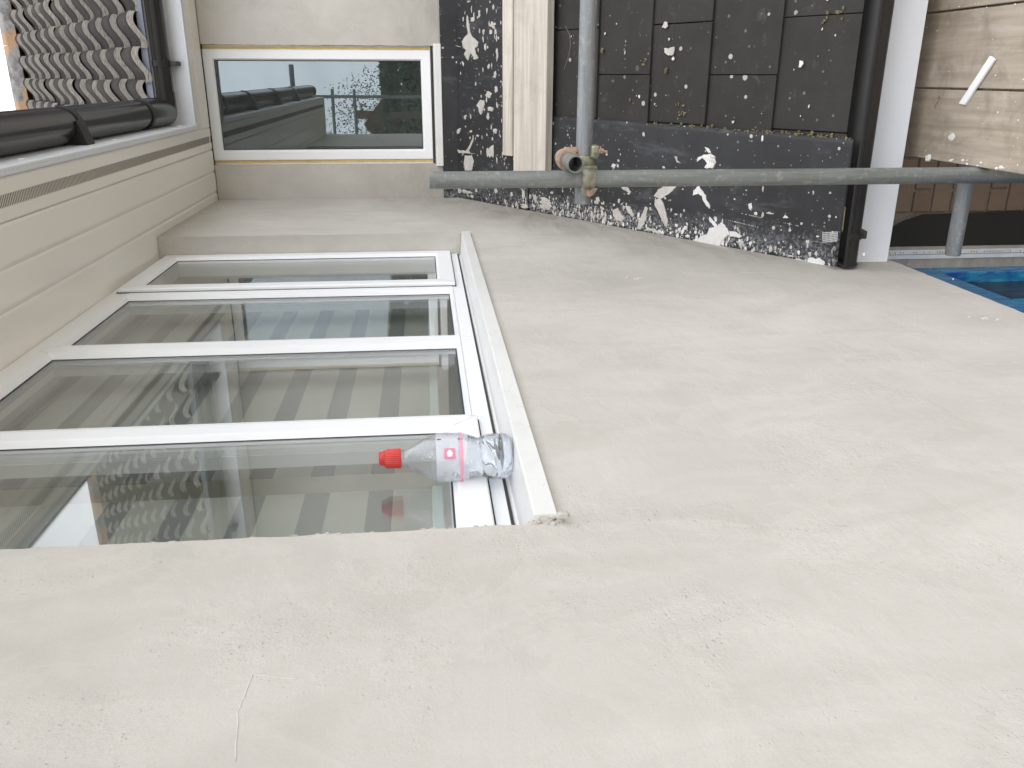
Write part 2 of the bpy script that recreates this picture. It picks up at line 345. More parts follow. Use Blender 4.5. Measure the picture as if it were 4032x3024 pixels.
# ------------------------------------------------------------------ rendered walls
def frange(a, b, st):
    n = max(1, int(round((b-a)/st))); return [a+(b-a)*i/n for i in range(n+1)]
def wall_grid(name, to3, u0, u1, v0, v1, openings, step, disp, depth, jit, parent, mat):
    """front sheet of a hand-rendered wall with raw-edged openings and their reveals; to3(u, v, d): d = depth into the wall"""
    us = {u0, u1}; vs = {v0, v1}
    for o in openings: us |= {o[0], o[1]}; vs |= {o[2], o[3]}
    us = sorted(x for x in us if u0 <= x <= u1); vs = sorted(x for x in vs if v0 <= x <= v1)
    U = []; V = []
    for a, b in zip(us, us[1:]): U += frange(a, b, step)[:-1]
    U.append(us[-1])
    for a, b in zip(vs, vs[1:]): V += frange(a, b, step)[:-1]
    V.append(vs[-1])
    inside = lambda u, v: any(o[0] < u < o[1] and o[2] < v < o[3] for o in openings)
    onedge = lambda u, v: any((abs(u-o[0]) < 1e-6 or abs(u-o[1]) < 1e-6) and o[2]-1e-6 <= v <= o[3]+1e-6 or (abs(v-o[2]) < 1e-6 or abs(v-o[3]) < 1e-6) and o[0]-1e-6 <= u <= o[1]+1e-6 for o in openings)
    mb = MB(); idx = {}; P = {}
    def pt(i, j):
        if (i, j) in idx: return idx[(i, j)]
        u, v = U[i], V[j]; nn = noise.noise(Vector((u*1.3, v*1.3, 3.1)))*1.0+noise.noise(Vector((u*5, v*3.5, 9)))*.35
        d = -disp*nn; du = dv = 0
        if onedge(u, v):
            du = jit*(noise.noise(Vector((u*37, v*37, 1.7)))+.6*noise.noise(Vector((u*110, v*110, 4)))); dv = jit*(noise.noise(Vector((v*37, u*37, 7.7)))+.6*noise.noise(Vector((v*110, u*110, 8))))
            d += -abs(jit)*.5*max(0, noise.noise(Vector((u*60, v*60, 2))))
            # keep the outline of the sheet straight where it meets other work
        idx[(i, j)] = len(mb.v); mb.v.append(to3(u+du, v+dv, d)); P[(i, j)] = (u+du, v+dv); return idx[(i, j)]
    for i in range(len(U)-1):
        for j in range(len(V)-1):
            if inside((U[i]+U[i+1])/2, (V[j]+V[j+1])/2): continue
            mb.f.append([pt(i, j), pt(i+1, j), pt(i+1, j+1), pt(i, j+1)]); mb.m.append(0)
    # reveals
    for o in openings:
        E = []
        I = [i for i, u in enumerate(U) if o[0]-1e-6 <= u <= o[1]+1e-6]; J = [j for j, v in enumerate(V) if o[2]-1e-6 <= v <= o[3]+1e-6]
        if not I or not J: continue
        runs = []
        if abs(U[I[0]]-o[0]) < 1e-6: runs.append([(I[0], j) for j in J])
        if abs(U[I[-1]]-o[1]) < 1e-6: runs.append([(I[-1], j) for j in J])
        if abs(V[J[0]]-o[2]) < 1e-6: runs.append([(i, J[0]) for i in I])
        if abs(V[J[-1]]-o[3]) < 1e-6: runs.append([(i, J[-1]) for i in I])
        for r in runs:
            base = len(mb.v)
            for k in r:
                pt(*k); u, v = P[k]; mb.v.append(to3(u, v, depth*.10)); 
            base2 = len(mb.v)
            for k in r: mb.v.append(to3(U[k[0]], V[k[1]], depth))
            for a in range(len(r)-1):
                mb.f.append([idx[r[a]], idx[r[a+1]], base+a+1, base+a]); mb.m.append(0)
                mb.f.append([base+a, base+a+1, base2+a+1, base2+a]); mb.m.append(0)
    o = mb.build(name, mat, parent, smooth=True, ang=35)
    return o
ZB = -3.8
wallA = thing('rendered_wall', 'long cream rendered house wall with the wide white window and the dark lead roof edge running down it', 'wall', (-.6, 2, ZB))
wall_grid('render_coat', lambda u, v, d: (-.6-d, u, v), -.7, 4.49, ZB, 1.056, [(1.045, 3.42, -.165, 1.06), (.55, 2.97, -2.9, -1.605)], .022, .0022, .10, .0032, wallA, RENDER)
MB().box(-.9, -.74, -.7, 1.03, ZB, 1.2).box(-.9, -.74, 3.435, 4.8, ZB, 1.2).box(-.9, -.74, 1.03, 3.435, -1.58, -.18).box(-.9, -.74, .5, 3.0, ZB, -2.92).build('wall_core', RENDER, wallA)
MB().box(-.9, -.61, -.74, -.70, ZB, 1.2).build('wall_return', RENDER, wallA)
# raised trowel ridges and crumbs on the coat
rg = MB()
def ridge(pts, w, h):
    rings = []
    for i, (y, z) in enumerate(pts):
        a = Vector(pts[max(i-1, 0)]); b = Vector(pts[min(i+1, len(pts)-1)]); t = (b-a).normalized(); n2 = Vector((-t.y, t.x))
        ww = w*(.6+.6*random.random())*(0.15 if i in (0, len(pts)-1) else 1)
        rings.append([(-.602, y+n2.x*ww, z+n2.y*ww), (-.6+h*(.6+.6*random.random()), y, z), (-.602, y-n2.x*ww, z-n2.y*ww)])
    rg.loft(rings)
def poly(pts, n, j=.0015):
    out = []
    for (a, b), (c, d) in zip(pts, pts[1:]):
        for k in range(n): out.append((a+(c-a)*k/n+random.uniform(-j, j), b+(d-b)*k/n+random.uniform(-j, j)))
    return out+[pts[-1]]
ridge(poly([(.757, .200), (.70, .204), (.633, .193)], 8, .0006), .0040, .0009)
ridge(poly([(.757, .200), (.752, .180), (.745, .15)], 6, .0008), .0022, .0003)
ridge(poly([(2.597, -1.003), (2.59, -1.12), (2.582, -1.285)], 10, .001), .004, .0011)
for y, z, a in ((2.544, -.661, .014), (2.56, -.63, .006), (2.004, -1.464, .012), (2.02, -1.43, .006), (1.99, -1.49, .008), (2.95, -.16, .006), (2.80, -.19, .004), (3.2, -.20, .006)):
    rg.blob((-.6012, y, z), (0, 1, 0), (0, 0, 1), (1, 0, 0), a*.5, a, .005)
rg.build('render_ridges', RPALE, wallA, smooth=False, kind='stuff')
cr_ = MB()
random.seed(3)
for i in range(30):
    y = 1.050+random.gauss(0, .0045); z = -.158+random.gauss(0, .011)
    cr_.blob((-.604+random.uniform(-.001, .008), y, z), (0, 1, 0), (0, 0, 1), (1, 0, 0), random.uniform(.002, .006), random.uniform(.003, .007), random.uniform(.003, .007), n=9, rough=.4)
cr_.blob((-.5915, 1.046, -.181), (0, 1, 0), (0, 0, 1), (1, 0, 0), .0055, .009, .008, rough=.3)
for i in range(60):
    z = random.uniform(-.1, 1.0)
    cr_.blob((-.6012, 1.046+random.uniform(-.004, .003), z), (0, 1, 0), (0, 0, 1), (1, 0, 0), random.uniform(.001, .0022), random.uniform(.002, .005), random.uniform(.001, .0022), rough=.45)
cr_.build('raw_render_edge', RENDER, wallA, kind='stuff')

wallB = thing('rendered_wall', 'short cream rendered wall across the corner, holding the small bluish window', 'wall', (.8, 4.49, ZB))
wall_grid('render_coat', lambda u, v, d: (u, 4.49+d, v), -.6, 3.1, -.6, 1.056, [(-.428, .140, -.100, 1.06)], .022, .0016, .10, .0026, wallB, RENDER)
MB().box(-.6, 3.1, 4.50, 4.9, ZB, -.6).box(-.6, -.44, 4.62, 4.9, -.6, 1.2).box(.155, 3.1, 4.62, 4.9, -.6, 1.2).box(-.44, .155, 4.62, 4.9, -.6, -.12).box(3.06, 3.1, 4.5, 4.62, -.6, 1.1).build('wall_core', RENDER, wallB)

# ------------------------------------------------------------------ wide casement window in the long wall
XF, XS, XGF, XGS = -.685, -.67, -.70, -.683
winA = thing('casement_window', 'wide white four-light window above the sill where the water bottle stands', 'window', (-.69, 2.23, -.17))
fr = MB()
fr.box(-.75, XF, 1.02, 3.44, -.122, -.084).box(-.75, XF, 1.02, 3.44, .997, 1.057)
fr.box(-.75, XF, 1.02, 1.075, -.0835, .9965).box(-.75, XF, 3.395, 3.44, -.0835, .9965)
fr.build('frame', PVC, winA, bevel=.002)
for a, b in ((1.600, 1.664), (2.201, 2.256), (2.813, 2.870)):
    MB().box(-.75, XF+.0015, a, b, -.0835, .9965).build('mullion', PVC, winA, bevel=.002)
def fixed_light(y0, y1):
    rect_ring([(0, XF+.002), (.004, XF+.002), (.013, XGF-.0005), (0, XGF-.01)], y0, y1, -.0832, .9962).build('glazing_bead', PVC, winA)
    p = MB().box(XGF-.004, XGF, y0+.006, y1-.006, -.077, .990).build('pane', GLASS_A, winA)
    rect_ring([(.010, XGF+.0012), (.0155, XGF+.0012), (.0155, XGF+.0002), (.010, XGF+.0002)], y0, y1, -.0832, .9962).build('gasket', GASKET, p)
    rect_ring([(.0, XGF-.020), (.012, XGF-.020), (.006, XGF-.048), (.0, XGF-.048)], y0, y1, -.0832, .9962).build('inner_frame', PVC, p)
    rect_ring([(.010, XGF-.006), (.020, XGF-.006), (.020, XGF-.019), (.010, XGF-.019)], y0, y1, -.0832, .9962).build('spacer_bar', m_sp, p)
m_sp = m_flat('aluminium_spacer', (.42, .43, .43), .4, .1, 60, metal=.5)
fixed_light(1.6655, 2.2)
fixed_light(2.257, 2.812)
def sash(y0, y1):
    s = rect_ring([(0, XF+.001), (0, XS-.003), (.003, XS), (.050, XS), (.053, XS-.001), (.062, XGS), (.062, XGS-.03), (0.004, XGS-.03)], y0, y1, -.093, 1.033).build('opening_sash', PVC, winA)
    MB().box(XGS-.005, XGS-.0005, y0+.055, y1-.055, -.037, .977).build('pane', GLASS_A, s)
    rect_ring([(.058, XGS+.0012), (.0645, XGS+.0012), (.0645, XGS), (.058, XGS)], y0, y1, -.093, 1.033).build('gasket', GASKET, s)
    rect_ring([(-.004, XF+.0004), (.004, XF+.0004), (.004, XF+.003), (-.004, XF+.003)], y0, y1, -.093, 1.033).build('seal', GASKET, s)
    rect_ring([(.050, XGS-.031), (.066, XGS-.031), (.060, XGS-.062), (.050, XGS-.062)], y0, y1, -.093, 1.033).build('inner_frame', PVC, s)
sash(1.068, 1.6335)
sash(2.852, 3.418)
wl = MB()
def weld(y, z, dy, dz, x, l=.075):
    a = Vector((x, y, z)); b_ = Vector((x, y+dy*l, z+dz*l)); w_ = Vector((0, -dz, dy)).normalized()*.00045
    wl.add([tuple(a-w_), tuple(a+w_), tuple(b_+w_), tuple(b_-w_)], [(0, 1, 2, 3)])
for y0, y1 in ((1.068, 1.6335), (2.852, 3.418)):
    for y, z, dy, dz in ((y0+.004, -.089, 1, 1), (y1-.004, -.089, -1, 1), (y0+.004, 1.029, 1, -1), (y1-.004, 1.029, -1, -1)): weld(y, z, dy, dz, XS+.0004, .047)
for y0, y1 in ((1.6655, 2.2), (2.257, 2.812)):
    for y, z, dy, dz in ((y0, -.0832, -.6, -1), (y1, -.0832, .6, -1), (y0, .9962, -.6, 1), (y1, .9962, .6, 1)): weld(y, z, dy, dz, XF+.0021, .034)
wl.build('weld_lines', m_flat('weld_line_grey', (.42, .42, .41), .6), winA, kind='stuff')
# welded corner lines on the sashes and beads (hairline grooves)
sill = MB().prism([(-.72, -.137), (-.715, -.128), (-.690, -.128), (-.688, -.1345), (-.604, -.1405), (-.596, -.1405), (-.5925, -.1432), (-.5915, -.1735), (-.5965, -.1755), (-.5985, -.150), (-.72, -.150)], 'y', 1.052, 3.412)
so = sill.build('sill', PVC_SILL, winA)
MB().box(-.5975, -.5895, 1.0522, 1.0545, -.1765, -.139).build('end_cap', PVC_SILL, so)
MB().box(-.70, -.6865, 1.05, 3.42, -.1275, -.1222).build('sill_joint', SLOTDARK, so)

# zebra blinds and the dim room behind
def m_fabric(name, col, tl):
    m = M(name); d = N(m.t, 'ShaderNodeBsdfDiffuse'); d.inputs['Color'].default_value = (*col, 1)
    t = N(m.t, 'ShaderNodeBsdfTranslucent'); t.inputs['Color'].default_value = (*col, 1)
    ms = N(m.t, 'ShaderNodeMixShader'); ms.inputs[0].default_value = tl; m.L(d.outputs[0], ms.inputs[1]); m.L(t.outputs[0], ms.inputs[2]); m.L(ms.outputs[0], m.out.inputs[0]); return m.m
BL_L = m_fabric('blind_cream', (.60, .60, .55), .30); BL_D = m_fabric('blind_sheer_grey', (.33, .34, .33), .25); BL_B = m_flat('blind_bar', (.66, .74, .68), .4, .04, 12)
ROOM = m_flat('room_wall', (.62, .60, .55), .9)
def blind(y0, y1, lab):
    t = thing('zebra_blind', lab, 'blind', (-.80, (y0+y1)/2, -.02), 'striped roller blinds')
    la = MB(); sh = MB(); z = .007
    while z < 1.0:
        la.box(-.8012, -.7996, y0, y1, z, min(z+.078, 1.05)); 
        if z+.078 < 1.05: sh.box(-.8012, -.7998, y0, y1, z+.0781, min(z+.1279, 1.05))
        z += .128
    la.build('opaque_bands', BL_L, t); sh.build('sheer_bands', BL_D, t)
    MB().box(-.808, -.795, y0-.003, y1+.003, -.017, .0068).build('bottom_bar', BL_B, t, bevel=.004)
blind(1.04, 1.56, 'cream and grey striped blind behind the nearest pane, beside the bottle')
blind(1.64, 3.42, 'cream and grey striped blind behind the far three panes of the wide window')
room = thing('dim_room', 'dim room seen through the wide window under the striped blinds', 'room', (-1.5, 2.2, -.9))
MB().box(-2.6, -2.58, .9, 3.7, -1.2, -.6).box(-2.6, -2.58, .9, 3.7, 1.0, 1.2).box(-2.6, -.76, .88, .9, -1.2, 1.2).box(-2.6, -.76, 3.7, 3.72, -1.2, 1.2).box(-2.6, -.76, .9, 3.7, 1.2, 1.22).box(-2.6, -.76, .9, 3.7, -1.22, -1.2).build('room_walls', ROOM, room)  # far wall left mostly open: added opening lets sky light reach the blinds
MB().box(-.95, -.755, .95, 3.6, -.155, -.13).build('window_board', PVC, room)

# ------------------------------------------------------------------ small window in the corner wall
winB = thing('fixed_window', 'small white window with bluish glass at the corner, edged with yellow tape', 'window', (-.14, 4.5, -.1))
YF, YG = 4.506, 4.522
rect_ring_x([(0, YF+.06), (0, YF), (.040, YF), (.043, YF+.0015), (.049, YG), (.049, YG+.03)], -.404+.0, .119, -.046, 1.0572).build('frame', PVC, winB, bevel=.0008)
pb = MB().box(-.362, .077, YG+.0005, YG+.005, -.003, 1.015).build('pane', GLASS_B, winB)
rect_ring_x([(.0475, YG-.0012), (.0525, YG-.0012), (.0525, YG), (.0475, YG)], -.404, .119, -.046, 1.0572).build('gasket', GASKET, winB)
MB().box(-.4275, -.4045, YF+.01, YF+.05, -.098, 1.0572).box(.1195, .1395, YF+.01, YF+.05, -.098, 1.0572).build('jamb_packer', PVC_CREAM, winB)
tp = MB()
def ragged(x0, x1, z0, z1, y):
    n = 60; L_ = []; R_ = []
    for i in range(n+1):
        z = z0+(z1-z0)*i/n; L_.append((x0+random.uniform(-.0012, .0012), y, z)); R_.append((x1+random.uniform(-.0008, .0008), y, z))
    o = len(tp.v); tp.v += L_+R_
    for i in range(n): tp.f.append([o+i, o+n+1+i, o+n+2+i, o+i+1]); tp.m.append(0)
ragged(-.4195, -.407, -.05, 1.055, YF+.0085); ragged(.1215, .1335, -.04, 1.055, YF+.0085)
tp.build('masking_tape', YELLOW, winB, solid=.001)
MB().box(-.425, .139, YF-.004, YF+.05, -.0565, -.0468).build('sill_joint', SLOTDARK, winB)
MB().prism([(4.56, -.058), (4.50, -.060), (4.472, -.064), (4.468, -.067), (4.468, -.098), (4.478, -.100), (4.56, -.100)], 'x', -.437, .149).build('sill', PVC_SILL, winB, bevel=.001)
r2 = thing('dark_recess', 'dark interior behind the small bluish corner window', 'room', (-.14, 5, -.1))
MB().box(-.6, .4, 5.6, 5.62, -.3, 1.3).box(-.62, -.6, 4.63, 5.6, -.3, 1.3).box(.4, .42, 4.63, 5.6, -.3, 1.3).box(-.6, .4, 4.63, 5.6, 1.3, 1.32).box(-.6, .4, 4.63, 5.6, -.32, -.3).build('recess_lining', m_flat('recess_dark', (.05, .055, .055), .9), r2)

# ------------------------------------------------------------------ eaves: soffit boards, fascias
eaves = thing('eaves', 'cream upvc soffit and white fascia overhanging the wide window', 'eaves', (-.4, 2, 1.06))
def groove_board(x0, x1, y0, y1, z=1.058, g=.0055):
    return [(x0, z+.0036), (x0+.003, z+.0030), (x0+.008, z+.0009), (x0+.012, z+.0002), (x0+.016, z), (x1-.008, z), (x1-.005, z+.0008), (x1, z+.0036), (x1, z+.016), (x0, z+.016)]
for a, b in ((-.3515, -.243), (-.4595, -.3525), (-.5605, -.4605), (-.720, -.5615)):
    if a == -.3515: continue
    MB().prism(groove_board(a, b, 0, 0), 'y', -.62, 4.488).build('soffit_board', PVC_CREAM, eaves)
vb = MB().prism([(-.3515, 1.0635), (-.346, 1.0586), (-.343, 1.058), (-.3165, 1.058), (-.3155, 1.0605), (-.2835, 1.0605), (-.2825, 1.058), (-.2515, 1.058), (-.2485, 1.0586), (-.243, 1.0635), (-.243, 1.074), (-.3515, 1.074)], 'y', -.62, 4.488).build('vented_soffit_board', PVC_CREAM, eaves)
sl = MB(); y = -.6
while y < 4.46:
    sl.box(-.3145, -.2845, y, y+.0042, 1.0598, 1.0604); y += .0094
sl.build('vent_slots', SLOTG, vb, kind='stuff')
fa = MB().prism([(-.2425, 1.0632), (-.2385, 1.0588), (-.2385, 1.0545), (-.2335, 1.0535), (-.2205, 1.0535), (-.2160, 1.0575), (-.2160, 1.222), (-.2435, 1.222), (-.2435, 1.068), (-.2425, 1.0675)], 'y', -.62, 4.230).build('fascia', FASCIA, eaves)
cd = MB(); random.seed(5); y = .8
while y < 4.1:
    if noise.noise(Vector((y*3, 0, 0))) > -.15: cd.blob((-.2275+random.uniform(-.0015, .0015), y, 1.0535), (1, 0, 0), (0, 1, 0), (0, 0, -1), .0012, random.uniform(.0008, .002), .0003)
    y += random.uniform(.008, .02)
cd.build('trim_marks', m_flat('grime_marks', (.35, .33, .28), .9), fa, kind='stuff')
fc = MB(); random.seed(8)
for y, z in ((2.45, 1.078), (3.18, 1.074), (4.02, 1.072), (1.9, 1.08)):
    MB().box(-.2155, -.2120, y, y+.02, z, z+.012).build('fixing_cover', PVC, fa, bevel=.001)
MB().box(-.6, -.23, -.63, -.615, 1.05, 1.24).build('box_end', FASCIA, eaves)
eB = thing('eaves', 'white fascia and narrow soffit above the small corner window, running out of the frame', 'eaves', (.9, 4.3, 1.06))
fb = MB().prism([(4.232, 1.068), (4.232, 1.222), (4.2222, 1.222), (4.2222, 1.0575), (4.2435, 1.0535), (4.2365, 1.0535), (4.2365, 1.0595), (4.243, 1.0625), (4.243, 1.068)], 'x', -.216, 3.1).build('fascia', FASCIA, eB)
MB().prism([(4.2435, 1.0635), (4.248, 1.0586), (4.34, 1.058), (4.346, 1.0630), (4.346, 1.074), (4.2435, 1.074)], 'x', -.242, 3.1).build('soffit_board', PVC_CREAM, eB)
MB().prism([(4.3465, 1.0635), (4.352, 1.0586), (4.486, 1.058), (4.486, 1.074), (4.3465, 1.074)], 'x', -.242, 3.1).build('soffit_board', PVC_CREAM, eB)
hd = MB(); x = -.205
while x < 3.0:
    hd.box(x, x+.0028, 4.2290, 4.2325, 1.0530, 1.0538); x += .0072
hd.build('vent_holes', SLOTDARK, fb, kind='stuff')
MB().box(-.2, 3.1, 4.20, 4.2215, 1.2225, 1.250).build('eaves_strip', EAVESTRIP, eB)  # plain blue-grey strip above the gutter rim
MB().box(-.6, 3.1, 4.26, 4.28, 1.2225, 1.300).build('dark_gap_filler', SLOTDARK, eB)

# ------------------------------------------------------------------ gutters
def gprof(c, zc, ro=.057, t=.0025, flip=1):
    pts = []
    for i in range(19):
        a = math.pi+math.pi*i/18; pts.append((c+ro*math.cos(a)*flip, zc+ro*math.sin(a)))
    pts += [(c+flip*(ro+.004), zc+.003), (c+flip*(ro+.004), zc+.010), (c+flip*(ro-.004), zc+.011), (c+flip*(ro-.006), zc+.004)]
    for i in range(17):
        a = 2*math.pi-.12-(math.pi-.24)*i/16; pts.append((c+(ro-t)*math.cos(a)*flip, zc+(ro-t)*math.sin(a)))
    pts += [(c-flip*(ro-t), zc+.010), (c-flip*ro, zc+.010)]
    return pts
GA, GZ = -.1575, 1.178
gA = thing('gutter', 'glossy black gutter on the eaves over the wide window', 'gutter', (GA, 2, GZ))
MB().prism(gprof(GA, GZ), 'y', -.60, 4.10).build('channel', BLACKPVC, gA, smooth=True, ang=50)
def band(prof, axis, a0, a1, par, name='bracket'):
    MB().prism(prof, axis, a0, a1).build(name, BLACKMAT, par, smooth=True, ang=50)
for y in (.9, 1.95, 3.0):
    b = MB().prism(gprof(GA, GZ, .0615, .004), 'y', y, y+.035); b.prism([(GA+.02, GZ-.060), (GA-.058, GZ-.085), (GA-.058, GZ+.012), (GA-.052, GZ-.02), (GA-.02, GZ-.056)], 'y', y-.03, y+.035)
    b.build('bracket', BLACKMAT, gA, smooth=True, ang=40)
b = MB().prism(gprof(GA, GZ, .0625, .005), 'y', 3.80, 3.835).build('corner_socket', BLACKMAT, gA, smooth=True, ang=40)
MB().prism(gprof(GA, GZ, .0600, .003), 'y', 3.835, 4.16).build('corner_angle', BLACKPVC, gA, smooth=True, ang=50)
MB().prism([(GA+math.cos(math.pi+math.pi*i/18)*.0575, GZ+.0575*math.sin(math.pi+math.pi*i/18)) for i in range(19)]+[(GA+.0575, GZ+.01), (GA-.0575, GZ+.01)], 'y', -.603, -.600).build('stop_end', BLACKMAT, gA)
gB = thing('gutter', 'black gutter along the eaves above the small corner window', 'gutter', (.9, 4.163, GZ))
MB().prism(gprof(4.163, GZ, flip=-1), 'x', -.10, 3.1).build('channel', BLACKPVC, gB, smooth=True, ang=50)
MB().prism(gprof(4.163, GZ, .0600, .003, flip=-1), 'x', -.16, -.07).build('corner_angle', BLACKPVC, gB, smooth=True, ang=50)
bb = MB(); cc = (GA, 4.163, GZ)
rings = []
for i in range(0, 10):
    a = (math.pi/2)*i/9; rr = .060*math.cos(a); zz = -.060*math.sin(a)
    rings.append([(cc[0]+rr*math.cos(q), cc[1]+rr*math.sin(q), cc[2]+zz) for q in [2*math.pi*k/24 for k in range(24)]])
bb.loft([[ (p[0], p[1], GZ+.010) for p in rings[0]]]+rings); bb.build('corner_bowl', BLACKPVC, gB, smooth=True)
for x in (.035, .95, 1.8, 2.65):
    b = MB().prism(gprof(4.163, GZ, .0610, .004, flip=-1), 'x', x, x+.028).box(x+.004, x+.024, 4.150, 4.2215, GZ-.088, GZ-.056)
    b.build('bracket', BLACKMAT, gB, bevel=.002)

# ------------------------------------------------------------------ pantiled main roof over the corner wall
PR = math.radians(31.7); SU = Vector((0, math.cos(PR), math.sin(PR))); SN = Vector((0, -math.sin(PR), math.cos(PR)))
roofB = thing('pantile_roof', 'steep roof of weathered wavy pantiles with an orange-lichened ridge, top corner', 'roof', (.9, 4.162, 1.24))
TW, TLn, TT, AMP = .1455, .325, .033, .050
def h_(s):
    if s < .12: return .10*(1-s/.12)
    if s < .82: return .5-.5*math.cos(math.pi*(s-.12)/.70)
    return 1-.30*((s-.82)/.22)**2
def tile_mesh(seed):
    rnd = random.Random(seed); mb = MB(); n = 16; rows = []
    for L_ in (0, .008, .10, TLn):
        top = []; bot = []
        for i in range(n+1):
            s = 1.05*i/n
            hh = h_(s)*AMP; j = (rnd.random()-.5)*.004 if L_ == 0 else 0
            tt = TT - (.004 if L_ == 0 else 0)
            lift = -L_*(.033/.286)
            p = Vector((s*TW, 0, 0))+SU*(L_+(j if L_ == 0 else 0))
            top.append(tuple(p+SN*(hh+tt+lift))); bot.append(tuple(p+SN*(hh+lift)))
        rows.append(top+bot[::-1])
    m = len(rows[0])
    mb.loft(rows, closed=True, caps=False)
    mb.mi = 1
    f = rows[0]; k = n+1
    mb.add(f, [(i, m-1-i, m-2-i, i+1) for i in range(n)])
    mb.mi = 0
    return mb
protos = []
CUSP0 = .112-.97*TW
RN = 11
random.seed(11)
for r in range(RN):
    base = Vector((0, 4.162+.243*r, 1.2915+.243*math.tan(PR)*r)) - SN*(AMP+TT)
    xmin = -.20-(base.y-4.162)
    k0 = math.floor((max(xmin-.25, -1.1)-CUSP0)/TW); k = k0
    while True:
        x = CUSP0+k*TW
        if x > 2.86: break
        if len(protos) < 5:
            t = tile_mesh(len(protos)).build('pantile', [TILE, NOSE], roofB, smooth=True, loc=(0, 0, 0), ang=30); protos.append(t); ORIG[t.name] = Vector(); o = t
        else:
            o = random.choice(protos).copy(); S.collection.objects.link(o)
        o.location = (x+random.uniform(-.005, .005), base.y+random.uniform(-.010, .010), base.z+random.uniform(-.004, .004))
        o.rotation_euler = (random.uniform(-.012, .012), random.uniform(-.015, .015), random.uniform(-.012, .012))
        k += 1
y1 = 4.162+.243*RN; z1 = 1.2915+.243*math.tan(PR)*RN
MB().add([(-3.0, 4.24, 1.23), (3.0, 4.24, 1.23), (3.0, y1+.1, z1-.03), (-3.0, y1+.1, z1-.03), (-3, 9.9, 1.2), (3.0, 9.9, 1.2)], [(0, 1, 2, 3), (3, 2, 5, 4), (1, 5, 2), (0, 3, 4)]).build('underfelt', SLOTDARK, roofB)
rx = -.7; rid = None
while rx < 3.0:
    pts = [(y1+.06+.100*math.cos(math.pi*i/12), z1-.02+.080*math.sin(math.pi*i/12)) for i in range(13)][::-1]
    pts2 = [(y1+.06+.088*math.cos(math.pi*i/12), z1-.02+.067*math.sin(math.pi*i/12)) for i in range(13)]
    MB().prism(pts+pts2, 'x', rx, rx+.445).build('ridge_tile', RIDGE, roofB, smooth=True, ang=35); rx += .45
MB().box(-.7, 3.0, y1-.05, y1+.16, z1-.08, z1-.01).build('ridge_bedding', RIDGE, roofB)
MB().prism([(-.16, 1.245), (-.16, 1.262), (-3.0, 1.262+2.84*math.tan(PR)), (-3.0, 1.23)], 'y', -.62, 4.20).build('near_roof_slope', TILE, thing('main_roof', 'roof slope behind the black gutter over the wide window, hidden from below', 'roof', (-1, 2, 1.24)))
# ------------------------------------------------------------------ lean-to roof
PL = math.radians(32.9); LU = Vector((0, math.cos(PL), math.sin(PL))); LN = Vector((0, -math.sin(PL), math.cos(PL)))
LO = Vector((0, 4.512, -.170))
def LP(x, s, n=0): return Vector((x, 0, 0)) + LO - LU*s + LN*n      # s = distance down the slope from the top
lean = thing('lean_to_roof', 'dark flat-tiled lean-to roof spattered with mortar below the small window', 'roof', (.8, 3.6, -.9))
def lbox(x0, x1, s0, s1, n0, n1, lift0=0, lift1=0):
    P = [LP(x0, s1, n0+lift1), LP(x1, s1, n0+lift1), LP(x1, s0, n0+lift0), LP(x0, s0, n0+lift0), LP(x0, s1, n1+lift1), LP(x1, s1, n1+lift1), LP(x1, s0, n1+lift0), LP(x0, s0, n1+lift0)]
    return P, [(0, 3, 2, 1), (4, 5, 6, 7), (0, 1, 5, 4), (1, 2, 6, 5), (2, 3, 7, 6), (3, 0, 4, 7)]
sY = lambda y: (4.512-y)/math.cos(PL)
fronts = [2.682, 2.922, 3.166, 3.407, 3.654, 3.898, 4.142]
random.seed(21)
for i, fy in enumerate(fronts):
    s1 = sY(fy); s0 = s1-.345; off = .185 if i % 2 == 0 else .0065
    x = off-.355*3
    while x < 2.2:
        jl = random.uniform(-.0012, .0012); dx = random.uniform(-.001, .001)
        P, F = lbox(max(x, -.60)+.0018+dx, x+.355-.0018+dx, max(s0, .01), s1+random.uniform(-.002, .002), -.0125, 0.0, -.012, .0015+jl)
        if x+.355 > -.58: MB().add(P, F).build('flat_tile', SLATE, lean, bevel=.0018)
        x += .355
P, F = lbox(-.6, 2.2, .02, sY(2.69), -.06, -.030); MB().add(P, F).build('roof_deck', SLOTDARK, lean)
# lead sheets: dressed over the tiles along the long wall, and the apron under the small window
def lead_sheet(name, edge, s0, s1, n0, wav, th, creases=()):
    mb = MB(); nu, ns = 26, 120; g = []
    for j in range(ns+1):
        s = s0+(s1-s0)*j/ns; x0, x1 = edge(s)
        row = []
        for i in range(nu+1):
            x = x0+(x1-x0)*i/nu
            h = n0+wav*(noise.noise(Vector((x*4, s*2.2, 1)))+.4*noise.noise(Vector((x*14, s*9, 5))))
            for cx, cs, ang, wd, am in creases:
                d = abs((x-cx)*math.cos(ang)+(s-cs)*math.sin(ang)); h += am*max(0, 1-d/wd)
            if i in (0, nu) or j == ns: h -= .0012
            row.append(tuple(LP(x, s, h)))
        g.append(row)
    o = len(mb.v)
    mb.v += [p for r in g for p in r]
    for j in range(ns):
        for i in range(nu):
            a = j*(nu+1)+i; mb.f.append([a, a+nu+1, a+nu+2, a+1]); mb.m.append(0)
    ob = mb.build(name, LEAD, lean, smooth=True, ang=60, solid=th); return ob
fl = lead_sheet('lead_flashing', lambda s: (-.6015, -.166-.014*(s-.8)+.004*noise.noise(Vector((s*6, 0, 0)))), .30, sY(2.655), .0075, .0028, .003,
    ((-.45, 1.75, .12, .004, .0018), (-.52, 1.9, .10, .004, .0015), (-.35, 1.2, 1.5, .004, .001)))
